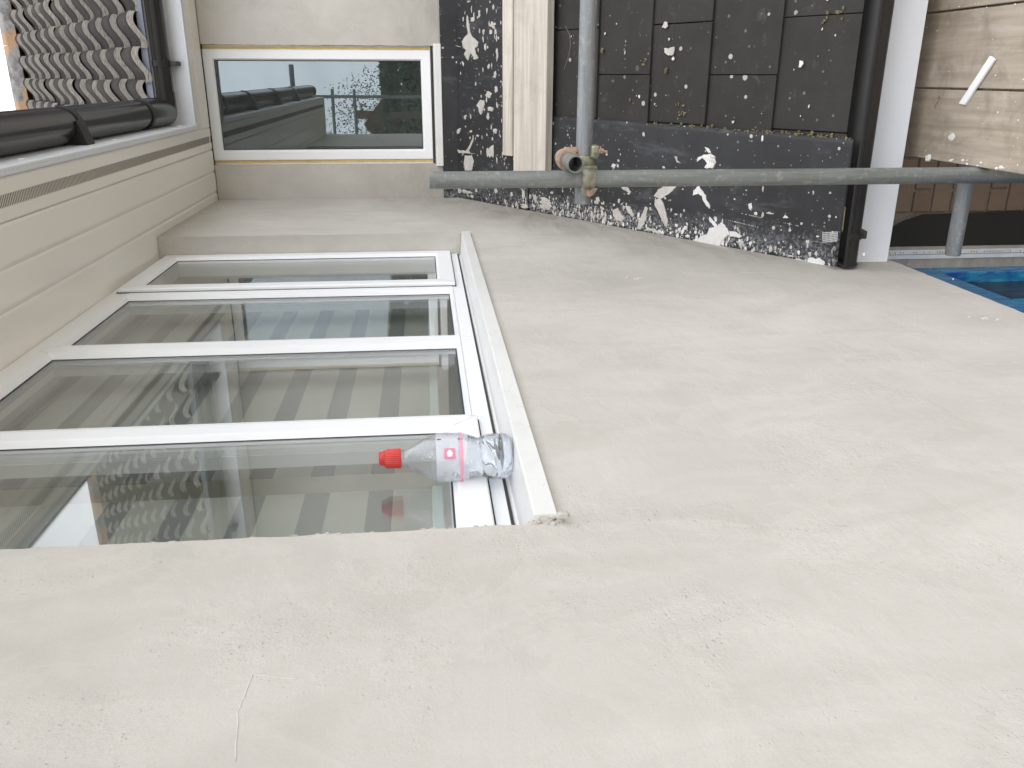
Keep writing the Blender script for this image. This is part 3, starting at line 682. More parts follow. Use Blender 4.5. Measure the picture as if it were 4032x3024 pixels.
ap = lead_sheet('lead_apron', lambda s: (-.6015, .85), .006, .60, .0165, .0035, .003, ((-.415, .3, 0, .004, .004),))
MB().box(-.6, 2.2, 4.472, 4.4895, -.20, -.096).build('apron_upstand', LEAD, lean)
ap2 = MB(); P, F = lbox(.855, 2.2, .006, .60, .012, .0155); ap2.add(P, F).build('lead_apron', LEAD, lean)
BLOBS = [(0.084, 0.198, 0.0104, 0.0233), (0.253, 0.178, 0.0111, 0.013), (0.276, 0.232, 0.0149, 0.0073), (0.298, 0.341, 0.0097, 0.007), (0.222, 0.336, 0.0148, 0.0193), (0.195, 0.264, 0.0126, 0.009), (0.193, 0.322, 0.0099, 0.0132), (0.194, 0.358, 0.0099, 0.0087), (0.129, 0.277, 0.0152, 0.009), (0.092, 0.37, 0.0251, 0.0088), (0.042, 0.303, 0.0102, 0.009), (0.006, 0.354, 0.0143, 0.0089), (-0.06, 0.36, 0.0129, 0.0107), (-0.085, 0.301, 0.0147, 0.02), (-0.15, 0.314, 0.0106, 0.0228), (-0.182, 0.296, 0.016, 0.0111), (-0.195, 0.105, 0.011, 0.0118), (-0.348, 0.322, 0.0301, 0.0203), (-0.35, 0.289, 0.022, 0.0112), (-0.262, 0.152, 0.0055, 0.0117), (0.063, 1.432, 0.0065, 0.0068), (-0.352, 1.151, 0.0093, 0.0147), (-0.335, 1.426, 0.0052, 0.0071), (-0.075, 1.268, 0.006, 0.005), (0.166, 0.379, 0.0069, 0.0069), (0.333, 0.148, 0.004, 0.0112), (-0.278, 0.21, 0.0055, 0.0115), (-0.249, 0.35, 0.0107, 0.0163), (-0.571, 0.011, 0.0179, 0.0418), (-0.562, 0.104, 0.0088, 0.0505), (-0.531, 0.357, 0.014, 0.0139), (-0.538, 0.48, 0.0137, 0.0089), (-0.532, 0.568, 0.027, 0.0103), (-0.501, 0.762, 0.0052, 0.0111), (-0.547, 0.719, 0.0158, 0.0403), (-0.502, 1.063, 0.0146, 0.0106), (-0.511, 1.161, 0.0057, 0.0068), (-0.493, 1.19, 0.0095, 0.008), (-0.582, 0.581, 0.0108, 0.0257), (-0.572, 0.691, 0.0106, 0.0205), (-0.564, 0.731, 0.0184, 0.0282), (-0.511, 1.099, 0.0087, 0.0042), (-0.547, 0.195, 0.0115, 0.0098), (-0.58, 0.154, 0.0082, 0.014), (-0.539, 0.648, 0.0159, 0.0083), (-0.568, 1.479, 0.0054, 0.0059), (-0.203, 1.868, 0.0084, 0.0047), (-0.29, 1.656, 0.0206, 0.0169), (-0.335, 1.424, 0.0052, 0.0071), (-0.44, 1.846, 0.0142, 0.0088), (-0.461, 1.873, 0.0061, 0.0058), (-0.463, 1.903, 0.0088, 0.0057), (-0.454, 1.931, 0.004, 0.015), (-0.458, 1.997, 0.0055, 0.0091), (-0.374, 1.892, 0.0119, 0.0033), (-0.596, 1.616, 0.0066, 0.0111), (-0.587, 1.569, 0.0062, 0.0114), (-0.58, 1.824, 0.0146, 0.0101), (-0.508, 2.128, 0.0038, 0.006), (-0.551, 1.982, 0.0048, 0.0037), (-0.564, 1.878, 0.0033, 0.0059), (-0.59, 2.033, 0.0036, 0.0113), (-0.598, 2.069, 0.0036, 0.02), (-0.554, 1.609, 0.0052, 0.0067), (-0.495, 1.478, 0.0067, 0.0047), (-0.51, 1.503, 0.0036, 0.0082), (-0.421, 1.775, 0.0033, 0.0041), (-0.41, 1.529, 0.0026, 0.0034), (-0.385, 1.822, 0.002, 0.003), (-0.246, 1.678, 0.002, 0.0026), (-0.435, 2.186, 0.003, 0.0025)]
sp = MB(); spw = MB(); random.seed(31)
def surf(s): return .0095 if s > .60 else .0185
for x, s, hx, hs in BLOBS:
    big = max(hx, hs) > .05 and s > 1.4
    t = spw if (big or (s > 1.25 and random.random() < .5)) else sp
    on_tile = x > -.17 and s > .6
    n0 = .002 if on_tile else surf(s)-.0005
    # each splash = one main lump and a few smaller ones dragged along it
    a, b = max(hx, .0022), max(hs, .0022)
    for k in range(1 if max(a, b) < .008 else 4):
        ox, os_ = (0, 0) if k == 0 else (random.uniform(-.75, .75)*a, random.uniform(-.75, .75)*b)
        q = 1 if k == 0 else random.uniform(.25, .5)
        t.blob(LP(x+ox, s+os_, n0), (1, 0, 0), -LU, LN, a*q, b*q, min(.008, .0015+.10*min(a, b))*(1 if k == 0 else 1.3), n=13, rough=.38)
SPLATS = {'m': [[(0.277, 0.132), (0.265, 0.143), (0.197, 0.158), (0.178, 0.171), (0.154, 0.22), (0.132, 0.216), (0.123, 0.195), (0.095, 0.206), (0.073, 0.205), (0.087, 0.177), (0.103, 0.161), (0.069, 0.138), (0.083, 0.118), (0.097, 0.102), (0.115, 0.123), (0.13, 0.094), (0.158, 0.086), (0.18, 0.113), (0.193, 0.142), (0.243, 0.129)], [(-0.109, 0.232), (-0.113, 0.265), (-0.131, 0.268), (-0.174, 0.247), (-0.18, 0.231), (-0.147, 0.218), (-0.136, 0.201)], [(-0.277, 0.004), (-0.248, 0.056), (-0.251, 0.07), (-0.275, 0.052), (-0.284, 0.01)], [(-0.278, 0.178), (-0.313, 0.168), (-0.355, 0.133), (-0.366, 0.145), (-0.368, 0.197), (-0.373, 0.043), (-0.357, 0.025), (-0.359, 0.106), (-0.324, 0.146)], [(-0.38, 0.097), (-0.378, 0.158), (-0.402, 0.175), (-0.452, 0.157), (-0.457, 0.094), (-0.419, 0.087)], [(-0.408, 1.427), (-0.399, 1.5), (-0.423, 1.476), (-0.446, 1.441), (-0.457, 1.42), (-0.475, 1.438), (-0.505, 1.451), (-0.54, 1.465), (-0.572, 1.462), (-0.551, 1.439), (-0.518, 1.415), (-0.488, 1.39), (-0.468, 1.387), (-0.458, 1.41), (-0.449, 1.382), (-0.423, 1.401)], [(0.102, 1.384), (0.099, 1.404), (0.103, 1.414), (0.104, 1.434), (0.094, 1.437), (0.077, 1.431), (0.072, 1.407), (0.083, 1.387)], [(0.194, 1.378), (0.192, 1.391), (0.176, 1.396), (0.168, 1.383), (0.174, 1.367)], [(-0.288, 1.477), (-0.291, 1.49), (-0.306, 1.494), (-0.314, 1.51), (-0.313, 1.492)], [(-0.433, 1.199), (-0.43, 1.24), (-0.449, 1.258), (-0.463, 1.248), (-0.452, 1.229)], [(-0.532, 1.157), (-0.52, 1.187), (-0.543, 1.206), (-0.557, 1.231), (-0.577, 1.208), (-0.572, 1.178), (-0.553, 1.158)], [(-0.507, 1.227), (-0.507, 1.256), (-0.542, 1.282), (-0.548, 1.271), (-0.534, 1.247)], [(-0.498, 1.341), (-0.501, 1.353), (-0.534, 1.35), (-0.568, 1.341), (-0.596, 1.32), (-0.595, 1.297), (-0.555, 1.312), (-0.528, 1.327)], [(-0.58, 1.348), (-0.581, 1.398), (-0.593, 1.448), (-0.598, 1.438), (-0.593, 1.388), (-0.591, 1.354)]], 'w': [[(-0.408, 1.586), (-0.388, 1.604), (-0.405, 1.621), (-0.422, 1.642), (-0.44, 1.649), (-0.457, 1.665), (-0.468, 1.666), (-0.462, 1.651), (-0.445, 1.636), (-0.427, 1.625), (-0.418, 1.607), (-0.428, 1.578), (-0.409, 1.582)], [(-0.498, 1.669), (-0.505, 1.679), (-0.528, 1.711), (-0.51, 1.728), (-0.533, 1.754), (-0.551, 1.765), (-0.564, 1.752), (-0.59, 1.732), (-0.603, 1.728), (-0.605, 1.68), (-0.605, 1.631), (-0.596, 1.61), (-0.577, 1.633), (-0.565, 1.661), (-0.54, 1.673), (-0.533, 1.702), (-0.507, 1.665)], [(-0.539, 1.764), (-0.539, 1.796), (-0.55, 1.825), (-0.559, 1.812), (-0.555, 1.789), (-0.561, 1.771)], [(-0.274, 1.617), (-0.269, 1.645), (-0.274, 1.669), (-0.299, 1.677), (-0.321, 1.665), (-0.324, 1.627), (-0.306, 1.639), (-0.296, 1.629), (-0.286, 1.613), (-0.303, 1.586), (-0.287, 1.589)], [(-0.246, 1.619), (-0.251, 1.639), (-0.265, 1.652), (-0.267, 1.64)], [(0.049, 1.978), (0.049, 1.989), (0.041, 1.994), (0.03, 1.986), (0.029, 1.977)], [(-0.588, 2.101), (-0.579, 2.12), (-0.586, 2.133), (-0.577, 2.147), (-0.585, 2.163), (-0.598, 2.167), (-0.599, 2.185), (-0.608, 2.14), (-0.599, 2.119), (-0.608, 2.1)]]}
SCRATCH = [((-0.469, 1.815), (-0.49, 2.172)), ((-0.5, 1.745), (-0.514, 1.977)), ((-0.525, 2.052), (-0.527, 2.178)), ((0.162, -0.081), (0.133, 0.077))]
def splat(t, pts, h=.0035):
    # an irregular flake: jagged rim, rounded top following the outline
    P2 = []
    for (a, b2), (c2, d2) in zip(pts, pts[1:]+pts[:1]):
        L_ = math.hypot(c2-a, d2-b2); k = max(1, int(L_/.008))
        for q in range(k): P2.append((a+(c2-a)*q/k+random.uniform(-.0016, .0016), b2+(d2-b2)*q/k+random.uniform(-.0016, .0016)))
    cx = sum(p[0] for p in P2)/len(P2); cs = sum(p[1] for p in P2)/len(P2)
    def at(x, s, n): return tuple(LP(x, s, (.001 if x > -.17 and s > .6 else surf(s)-.001)+n))
    n_ = len(P2); V = [at(x, s, 0) for x, s in P2]+[at(x*.94+cx*.06, s*.94+cs*.06, h*random.uniform(.7, 1.2)) for x, s in P2]
    t.add(V, [(i, (i+1) % n_, n_+(i+1) % n_, n_+i) for i in range(n_)]+[tuple(range(n_, 2*n_))])
for q in SPLATS['m']: splat(sp, q)
for q in SPLATS['w']: splat(spw, q)
for (x0_, s0_), (x1_, s1_) in SCRATCH:
    k = 0.0
    while k < 1:
        x, s = x0_+(x1_-x0_)*k, s0_+(s1_-s0_)*k
        sp.blob(LP(x, s+random.uniform(-.001, .001), surf(s)-.0005), (1, 0, 0), -LU, LN, random.uniform(.0008, .002), random.uniform(.002, .005), .0008, n=7); k += random.uniform(.012, .05)
def scatter(t, n, fx, fs, amin, amax, thin=.0012, el=2.2):
    for _ in range(n):
        x, s = fx(), fs(); a = amin+(amax-amin)*random.random()**2.5; e = random.uniform(1, el)
        if x < -.598: continue
        on_tile = x > -.17 and s > .6
        t.blob(LP(x, s, .0015 if on_tile else surf(s)-.0005), (1, 0, 0), -LU, LN, a*e, a, thin+.1*a, n=8, rough=.4)
g = random.gauss; U_ = random.uniform
scatter(sp, 170, lambda: -.598+abs(g(0, .035)), lambda: U_(.25, 2.15), .0015, .009)          # crust along the long wall
scatter(sp, 320, lambda: -.598+abs(g(0, .045)), lambda: g(.98, .17), .0012, .006)
scatter(spw, 140, lambda: -.598+abs(g(0, .030)), lambda: g(1.65, .28), .0012, .007)
scatter(sp, 200, lambda: U_(-.6, .5), lambda: U_(.06, .57), .001, .006, el=3.5)               # apron
scatter(sp, 120, lambda: U_(-.6, .5), lambda: g(.42, .08), .001, .005, el=4)
scatter(sp, 150, lambda: -.598+abs(g(0, .16)), lambda: U_(.6, 2.2), .001, .006)
scatter(sp, 45, lambda: U_(-.15, .7), lambda: U_(.6, 2.15), .001, .0045)
scatter(spw, 16, lambda: U_(-.15, .7), lambda: U_(1.0, 2.15), .001, .0055)
sp.build('mortar_splashes', MORTAR, lean, kind='stuff'); spw.build('white_mortar_splashes', MORTARW, lean, kind='stuff')
ms = MB()
for _ in range(75):       # moss along the lead edge and in the joints
    s = 1.72+.48*random.random()**.7 if random.random() < .8 else random.uniform(1.35, 1.75)
    ms.blob(LP(-.170-.014*(s-.8)+abs(g(0, .005)), s, .004), (1, 0, 0), -LU, LN, U_(.002, .008), U_(.002, .007), U_(.003, .008), n=7, rough=.5)
for cx, cs, sp_ in ((-.115, 1.475, .016), (-.135, 1.50, .012), (.02, 1.40, .008), (.17, 2.05, .02), (.185, 2.1, .02), (.10, 1.05, .008), (.035, .97, .008), (.05, 1.28, .01), (-.09, 1.22, .006)):
    for _ in range(5): ms.blob(LP(cx+g(0, sp_*.6), cs+g(0, sp_*.6), .001), (1, 0, 0), -LU, LN, U_(.003, .007), U_(.003, .007), U_(.003, .006), n=7, rough=.5)
ms.build('moss', MOSS, lean, kind='stuff')
# fascia, gutter and boxed soffit of the lean-to
lf = MB().prism([(2.715, -1.40), (2.7155, -1.5775), (2.7195, -1.5805), (2.73, -1.5805), (2.73, -1.40)], 'x', -.5985, 2.2)
lf.build('fascia', FASCIA, lean)
MB().box(-.598, 2.2, 2.7305, 2.9985, -1.5775, -1.565).build('soffit_board', PVC_CREAM, lean)
gL = thing('gutter', 'black half-round gutter at the foot of the lean-to roof, above the lower white fascia', 'gutter', (.8, 2.655, -1.35))
GLZ = -1.375
MB().prism(gprof(2.657, GLZ, .054, flip=-1), 'x', -.583, 2.2).build('channel', BLACKMAT, gL, smooth=True, ang=50)
MB().prism([(2.657+math.cos(math.pi+math.pi*i/18)*.0585, GLZ+.0585*math.sin(math.pi+math.pi*i/18)) for i in range(19)]+[(2.657+.0605, GLZ+.012), (2.657-.0605, GLZ+.012)], 'x', -.590, -.583).build('stop_end', BLACKMAT, gL, bevel=.002)
for x in (-.490, .42, 1.3):
    MB().prism(gprof(2.657, GLZ, .0595, .003, flip=-1), 'x', x-.011, x+.011).build('bracket', BLACKMAT, gL, smooth=True)
    MB().prism([(x-.013, -1.44), (x+.013, -1.44), (x+.013, -1.398), (x-.013, -1.398)] , 'y', 2.640, 2.7145, ).build('bracket_clip', BLACKMAT, gL, bevel=.004) if False else \
    MB().add(*(lambda v: (v, [(0, 3, 2, 1), (4, 5, 6, 7), (0, 1, 5, 4), (1, 2, 6, 5), (2, 3, 7, 6), (3, 0, 4, 7)]))([(x-.014, 2.63, -1.445), (x+.014, 2.63, -1.445), (x+.014, 2.7145, -1.46), (x-.014, 2.7145, -1.46), (x-.010, 2.64, -1.42), (x+.010, 2.64, -1.42), (x+.010, 2.7145, -1.425), (x-.010, 2.7145, -1.425)])).build('bracket_clip', BLACKMAT, gL, bevel=.004)
sc_ = MB(); random.seed(4)
sc_.blob((-.535, 2.628, -1.337), (1, 0, 0), (0, .7, -.7), (0, -.5, .85), .012, .022, .005, rough=.35)
sc_.blob((-.571, 2.622, -1.338), (1, 0, 0), (0, .8, -.6), (0, -.5, .85), .011, .017, .005, rough=.2)
sc_.build('dried_mortar', MORTARW, gL, kind='stuff')
MB().tube((-.392, 2.600, -1.340), (-.47, 2.599, -1.341), .0022, 8).build('yellow_thread', MOSS, gL)
fg = MB()
fg.add([(-.520, 2.672, -1.318), (-.575, 2.665, -1.322), (-.588, 2.60, -1.335), (-.555, 2.612, -1.333), (-.528, 2.625, -1.330)], [(0, 1, 2, 3, 4)])
fg.build('lead_offcut', LEAD, lean, solid=.003)
# scrap of plaster mesh caught by the gutter
msh = MB(); A_, B_, D_ = Vector((-.486, 2.668, -1.308)), Vector((-.474, 2.612, -1.332)), Vector((-.519, 2.668, -1.314))
for i in range(6):
    q = (D_-A_)*i/5; msh.tube(A_+q, B_+q*.8, .0008, 5)
for i in range(12):
    q = (B_-A_)*i/11; msh.tube(A_+q, D_+q*.9, .0008, 5)
tag(msh.build('plaster_mesh_scrap', m_flat('white_fibre_mesh', (.6, .62, .60), .7)), 'small scrap of white plaster mesh caught at the end of the lower gutter', 'mesh scrap')

# ------------------------------------------------------------------ extension wall of tan brick under the lean-to
ext = thing('brick_wall', 'shaded tan brick wall of the extension, under the lower white fascia', 'wall', (.8, 3.0, ZB))
bm_ = None; random.seed(41); r = 0; z = -1.585
while z > -2.62:
    x = -.475 + (-.14 if r % 2 else -.0275)
    while x < 1.1:
        x0, x1 = max(x, -.475), x+.215
        if x1-x0 > .03:
            if x1-x0 > .21 and bm_ is not None:
                o = bm_.copy(); S.collection.objects.link(o); o.location = (x0, 3.0+random.uniform(0, .003), z)
            elif x1-x0 > .21:
                bm_ = MB().box(0, .215, 0, .08, -.065, 0).build('brick', BRICK, ext, bevel=.003); bm_.location = (x0, 3.0, z); o = bm_
            else:
                o = MB().box(0, x1-x0, 0, .08, -.065, 0).build('brick', BRICK, ext, bevel=.003); o.location = (x0, 3.0, z)
        x += .225
    z -= .075; r += 1
MB().box(-.6, 2.2, 3.007, 3.1, ZB, -1.5).build('mortar_bed', JOINT, ext)
MB().add([(-.605, 2.975, -1.55), (-.525, 2.975, -1.55), (-.522, 2.975, -1.735), (-.503, 2.975, -1.77), (-.480, 2.975, -1.84), (-.470, 2.975, -2.3), (-.470, 2.975, ZB), (-.605, 2.975, ZB)], [(0, 1, 2, 3, 4, 5, 6, 7)]).build('black_strip', m_flat('black_strip', (.016, .015, .012), .8), ext, solid=.006)  # flat black strip between the bricks and the long wall

# ------------------------------------------------------------------ lower window masked in blue film
winG = thing('masked_window', 'ground-floor window wrapped in shiny blue protective film, lower right corner', 'window', (-.69, 1.8, -2.9))
for nm, a, b, c, d in (('jamb', 2.895, 2.975, -2.9, -1.905), ('mullion', 2.315, 2.50, -2.9, -1.905), ('mullion', 1.55, 1.72, -2.9, -1.905), ('head_rail', .55, 2.975, -1.90, -1.60)):
    mb = MB(); 
    n = 30
    for i in range(n):      # crinkled film skin over the frame member
        pass
    o = MB().box(-.76, -.682, a, b, c, d).build(nm, FILM, winG, bevel=.004)
glz = MB().box(-.735, -.722, .55, 2.975, -2.9, -1.86).build('filmed_glass', FILMDARK, winG)
MB().box(-.645, -.612, 2.9655, 2.9695, -2.9, -1.61).build('stop_bead', BEAD, winG)
bd = MB(); z = -1.66
while z > -2.6:
    bd.box(-.630, -.6262, 2.9645, 2.9656, z, z+.0045); bd.box(-.6225, -.6190, 2.9645, 2.9656, z+.004, z+.0075) if random.random() < .6 else None; z -= .0105
bd.build('bead_holes', SLOTDARK, winG, kind='stuff')

# ------------------------------------------------------------------ scaffold
RT = .02415
def tube_thing(label, p0, p1, mat=GALV, cat='scaffold tube', group='scaffold tubes'):
    t = thing('scaffold_tube', label, cat, p0, group)
    MB().pipe(p0, p1, RT, RT-.004).build('tube_wall', mat, t, smooth=True, ang=40); return t
SX, SY = -.279, 2.45
tube_thing('upright scaffold tube against the lean-to, its top level with the small window sill', (SX, SY, ZB), (SX, SY, -.013))
tube_thing('level scaffold tube crossing the lean-to roof behind the upright', (-.357, 2.50, -.466), (1.9, 2.50, -.466), GALVX)
tube_thing('short scaffold tube with its open end pointing at the viewer', (-.231, 2.375, -.4200), (-.231, 2.605, -.4190))
tube_thing('low scaffold tube under the deck, ending by the blue-filmed window', (-.552, 2.585, -1.726), (1.9, 2.585, -1.726), GALVX)
def band_ring(mb, c, axis, w, ro, bulge=.003, n=26):
    c = Vector(c); d = Vector(axis).normalized(); u = d.orthogonal().normalized(); v = d.cross(u)
    prof = [(-w/2, RT+.0004), (-w/2, ro), (-w/4, ro+bulge), (0, ro+bulge*1.3), (w/4, ro+bulge), (w/2, ro), (w/2, RT+.0004)]
    rings = [[tuple(c+d*a+r*(math.cos(t)*u+math.sin(t)*v)) for a, r in prof] for t in [2*math.pi*i/n for i in range(n)]]
    mb.loft(rings, loop=True)
def hexbolt(mb, p0, p1, r):
    p0, p1 = Vector(p0), Vector(p1); mb.tube(p0, p1, r, 6); d = (p1-p0).normalized(); mb.tube(p1, p1+d*.012, r*.55, 10)
cp = thing('scaffold_coupler', 'greenish metal coupler clamping the level tube to the upright', 'coupler', (SX, SY, -.466), 'scaffold couplers')
mb = MB(); band_ring(mb, (SX, SY, -.470), (0, 0, 1), .038, .0275, .003); mb.build('clamp_band', BRASS, cp, smooth=True, ang=50)
mb = MB().box(SX-.020, SX+.036, SY+.008, SY+.050, -.500, -.440); mb.build('clamp_body', BRASS, cp, bevel=.006)
mb = MB().add([(SX-.024, SY-.014, -.500), (SX-.024, SY+.014, -.500), (SX-.048, SY+.010, -.486), (SX-.048, SY-.010, -.486), (SX-.024, SY-.014, -.446), (SX-.024, SY+.014, -.446), (SX-.048, SY+.010, -.460), (SX-.048, SY-.010, -.460)], [(0, 3, 2, 1), (4, 5, 6, 7), (0, 1, 5, 4), (1, 2, 6, 5), (2, 3, 7, 6), (3, 0, 4, 7)])
mb.build('clamp_flap', BRASS, cp, bevel=.004)
mb = MB(); hexbolt(mb, (SX-.038, SY-.010, -.474), (SX-.038, SY-.026, -.474), .0085); mb.tube((SX-.038, SY-.011, -.474), (SX-.038, SY-.013, -.474), .012, 16); mb.build('bolt', RUST, cp)
mb = MB(); band_ring(mb, (SX+.045, 2.50, -.466), (1, 0, 0), .034, .0280, .003); mb.build('clamp_band', BRASS, cp, smooth=True, ang=50)
cp2 = thing('scaffold_coupler', 'rusty coupler wrapped round the short open-ended tube', 'coupler', (-.231, 2.46, -.43), 'scaffold couplers')
mb = MB(); band_ring(mb, (-.231, 2.520, -.4190), (0, 1, 0), .075, .0300, .0015); mb.build('clamp_band', RUST, cp2, smooth=True, ang=50)
MB().box(-.209, -.196, 2.485, 2.540, -.480, -.410).build('clamp_arm', RUST, cp2, bevel=.005)
MB().box(-.224, -.186, 2.462, 2.520, -.505, -.480).build('clamp_body', BRASS, cp2, bevel=.007)
mb = MB(); hexbolt(mb, (-.201, 2.472, -.500), (-.204, 2.468, -.516), .008); mb.tube((-.201, 2.472, -.505), (-.2015, 2.4715, -.508), .012, 16); mb.build('bolt', RUST, cp2)

deck = []
random.seed(51)
labs = ['outermost scaffold deck board, next to the long wall', 'second scaffold deck board from the wall, under the end of the white strip',
        'third scaffold deck board from the wall, at the very corner of the picture', 'fourth scaffold deck board, just outside the picture', 'fifth scaffold deck board, just outside the picture']
for i in range(5):
    x0 = -.2545 if i == 0 else -.262+.2305*i
    bw = .2165 if i == 0 else .2245
    y0 = -1.4+random.uniform(-.05, .05)
    o = MB()
    n = 60; rings = []
    for k in range(n+1):
        y = y0+(2.93-y0)*k/n; c = .0008*noise.noise(Vector((y*9, i*3, 0))); c2 = .0012*noise.noise(Vector((y*13, i*3, 4)))
        zt = -1.66+(.0 if i != 1 else -.002)+.001*noise.noise(Vector((y*3, i, 0)))
        rings.append([(x0+c, y, zt-.038), (x0+bw+c2, y, zt-.038), (x0+bw+c2, y, zt-.002), (x0+bw-.002+c2, y, zt), (x0+.002+c, y, zt), (x0+c, y, zt-.002)])
    o.loft(rings); ob = o.build('deck_board', WOODY)
    tag(ob, labs[i], 'scaffold board', 'scaffold deck boards')
db = MB(); random.seed(61)
db.blob((-.178, 2.60, -1.6602), (1, 0, 0), (0, 1, 0), (0, 0, 1), .012, .018, .0015)
for _ in range(60):
    a = U_(.0010, .0032); db.blob((U_(-.24, .3), U_(1.9, 2.9), -1.6604), (1, 0, 0), (0, 1, 0), (0, 0, 1), a, a*U_(.8, 1.8), .0015, n=7)
db.blob((-.252, 2.70, -1.658), (1, 0, 0), (0, 1, 0), (0, 0, 1), .012, .012, .010)
for _ in range(26):
    a = U_(.002, .006); db.blob((-.2515+U_(0, .012), U_(1.9, 2.6), -1.6604), (1, 0, 0), (0, 1, 0), (0, 0, 1), a, a*U_(.8, 2), .003, n=7)
o = db.build('dried_plaster_dots', MORTARW, kind='stuff'); tag(o, 'small dried plaster dots scattered on the scaffold deck boards', 'plaster dots')
# white offcut strip
a, b = Vector((.057, 2.457, -1.659)), Vector((-.075, 2.564, -1.659)); d = (b-a).normalized(); w = Vector((-d.y, d.x, 0))*.0125
st = MB().add([tuple(p) for p in (a-w+d*.008, a+w, b+w-d*.004, b-w+d*.012, a-w+d*.008+Vector((0, 0, .008)), a+w+Vector((0, 0, .008)), b+w-d*.004+Vector((0, 0, .008)), b-w+d*.012+Vector((0, 0, .008)))],
     [(0, 3, 2, 1), (4, 5, 6, 7), (0, 1, 5, 4), (1, 2, 6, 5), (2, 3, 7, 6), (3, 0, 4, 7)]).build('plastic_strip', PVC, bevel=.0012)
tag(st, 'short white plastic offcut lying across the gap between deck boards', 'offcut')
nl = MB().tube((-.060, 2.70, -1.656), (-.092, 2.712, -1.652), .0018, 8); nl.tube((-.060, 2.70, -1.656), (-.059, 2.6996, -1.656), .004, 10)
tag(nl.build('bent_nail', RUST), 'bent nail lying on the second deck board near the white fascia', 'nail')

# timbers lying on the roof slope below the small window
def lay(name, x0, x1, s0, s1, n0, n1, lab, tilt=0):
    mb = MB(); n = 40; rings = []
    for k in range(n+1):
        x = x0+(x1-x0)*k/n; w1 = .0012*noise.noise(Vector((x*7, s0*9, 0))); w2 = .0012*noise.noise(Vector((x*7, s0*9, 6)))
        q = tilt*(x-x0)
        rings.append([tuple(LP(x, s0+w1+q, n0)), tuple(LP(x, s1+w2+q, n0)), tuple(LP(x, s1+w2+q, n1-.002)), tuple(LP(x, s1+w2+q-.002, n1)), tuple(LP(x, s0+w1+q+.002, n1)), tuple(LP(x, s0+w1+q, n1-.002))])
    mb.loft(rings); tag(mb.build(name, WOODX), lab, 'timber')
sb = lambda y, z: (Vector((0, y, z))-LO).dot(-LU)
lay('scaffold_board', -.43, 1.9, sb(4.026, -.415), sb(3.835, -.539), .020, .058, 'wide pale scaffold board lying on the lean-to roof under the small window')
lay('timber_batten', -.352, 1.9, sb(4.095, -.370), sb(4.033, -.411), .020, .058, 'narrow pale batten lying just above the wide board on the lean-to roof')
# thin wire drooping beside the board
wr = MB(); pts = [LP(.22-.0*t, .80+.03*math.sin(t*3), .012) for t in range(2)]
pp = [LP(.20, .83, .01), LP(.165, .86, .012), (LP(.12, .868, .012)), LP(.075, .855, .012), LP(.03, .83, .012)]
for p, q in zip(pp, pp[1:]): wr.tube(p, q, .0007, 6)
tag(wr.build('loose_thread', m_flat('grey_thread', (.25, .22, .2), .8)), 'thin loose thread curling below the pale board on the dark tiles', 'thread')

# ------------------------------------------------------------------ water bottle on the sill
BX, BY, BZ = -.636, 1.352, -.1385
bot = thing('water_bottle', 'clear plastic water bottle with a red sports cap standing on the white sill', 'bottle', (BX, BY, BZ))
def m_clear(name, tint, spec, milky=.08, bs=0.5):
    m = M(name); lw = N(m.t, 'ShaderNodeLayerWeight', Blend=.35)
    p = m.pos(); b = m.bump(m.noise(p, 60, 3, .6, .8), bs, .004); b = m.bump(m.noise(m.pos((1, 1, .4)), 210, 2), .35, .0015, b)
    gl = N(m.t, 'ShaderNodeBsdfGlossy', Roughness=.06); m.L(b, gl.inputs['Normal']); m.L(b, lw.inputs['Normal'])
    tr = N(m.t, 'ShaderNodeBsdfTransparent'); tr.inputs['Color'].default_value = (*tint, 1)
    df = N(m.t, 'ShaderNodeBsdfDiffuse'); df.inputs['Color'].default_value = (.80, .82, .87, 1)
    a = N(m.t, 'ShaderNodeMixShader'); a.inputs[0].default_value = milky; m.L(tr.outputs[0], a.inputs[1]); m.L(df.outputs[0], a.inputs[2])
    f = m.math('MINIMUM', m.math('ADD', m.math('MULTIPLY', lw.outputs['Facing'], spec), .05), .9)
    ms = N(m.t, 'ShaderNodeMixShader'); m.L(f, ms.inputs[0]); m.L(a.outputs[0], ms.inputs[1]); m.L(gl.outputs[0], ms.inputs[2]); m.L(ms.outputs[0], m.out.inputs[0]); return m.m
PET = m_clear('clear_pet', (.96, .97, .99), .50, .07, .5)
LBL = m_clear('label_film', (.92, .92, .95), .25, .52, .2)
mw = M('water'); gw = N(mw.t, 'ShaderNodeBsdfGlass', Roughness=0.0, IOR=1.33); gw.inputs['Color'].default_value = (.96, .98, 1, 1); mw.L(gw.outputs[0], mw.out.inputs[0]); WATER = mw.m
prof = [(0, .026), (.002, .033), (.008, .0385), (.016, .0410), (.030, .0410), (.044, .0388), (.056, .0362), (.064, .0360), (.072, .0378), (.082, .0412), (.090, .0424), (.110, .0428), (.130, .0426), (.138, .0415), (.146, .0385), (.158, .0325), (.170, .0255), (.180, .0190), (.187, .0150), (.192, .0142), (.193, .0165), (.1945, .0165), (.1955, .0142), (.199, .0142)]
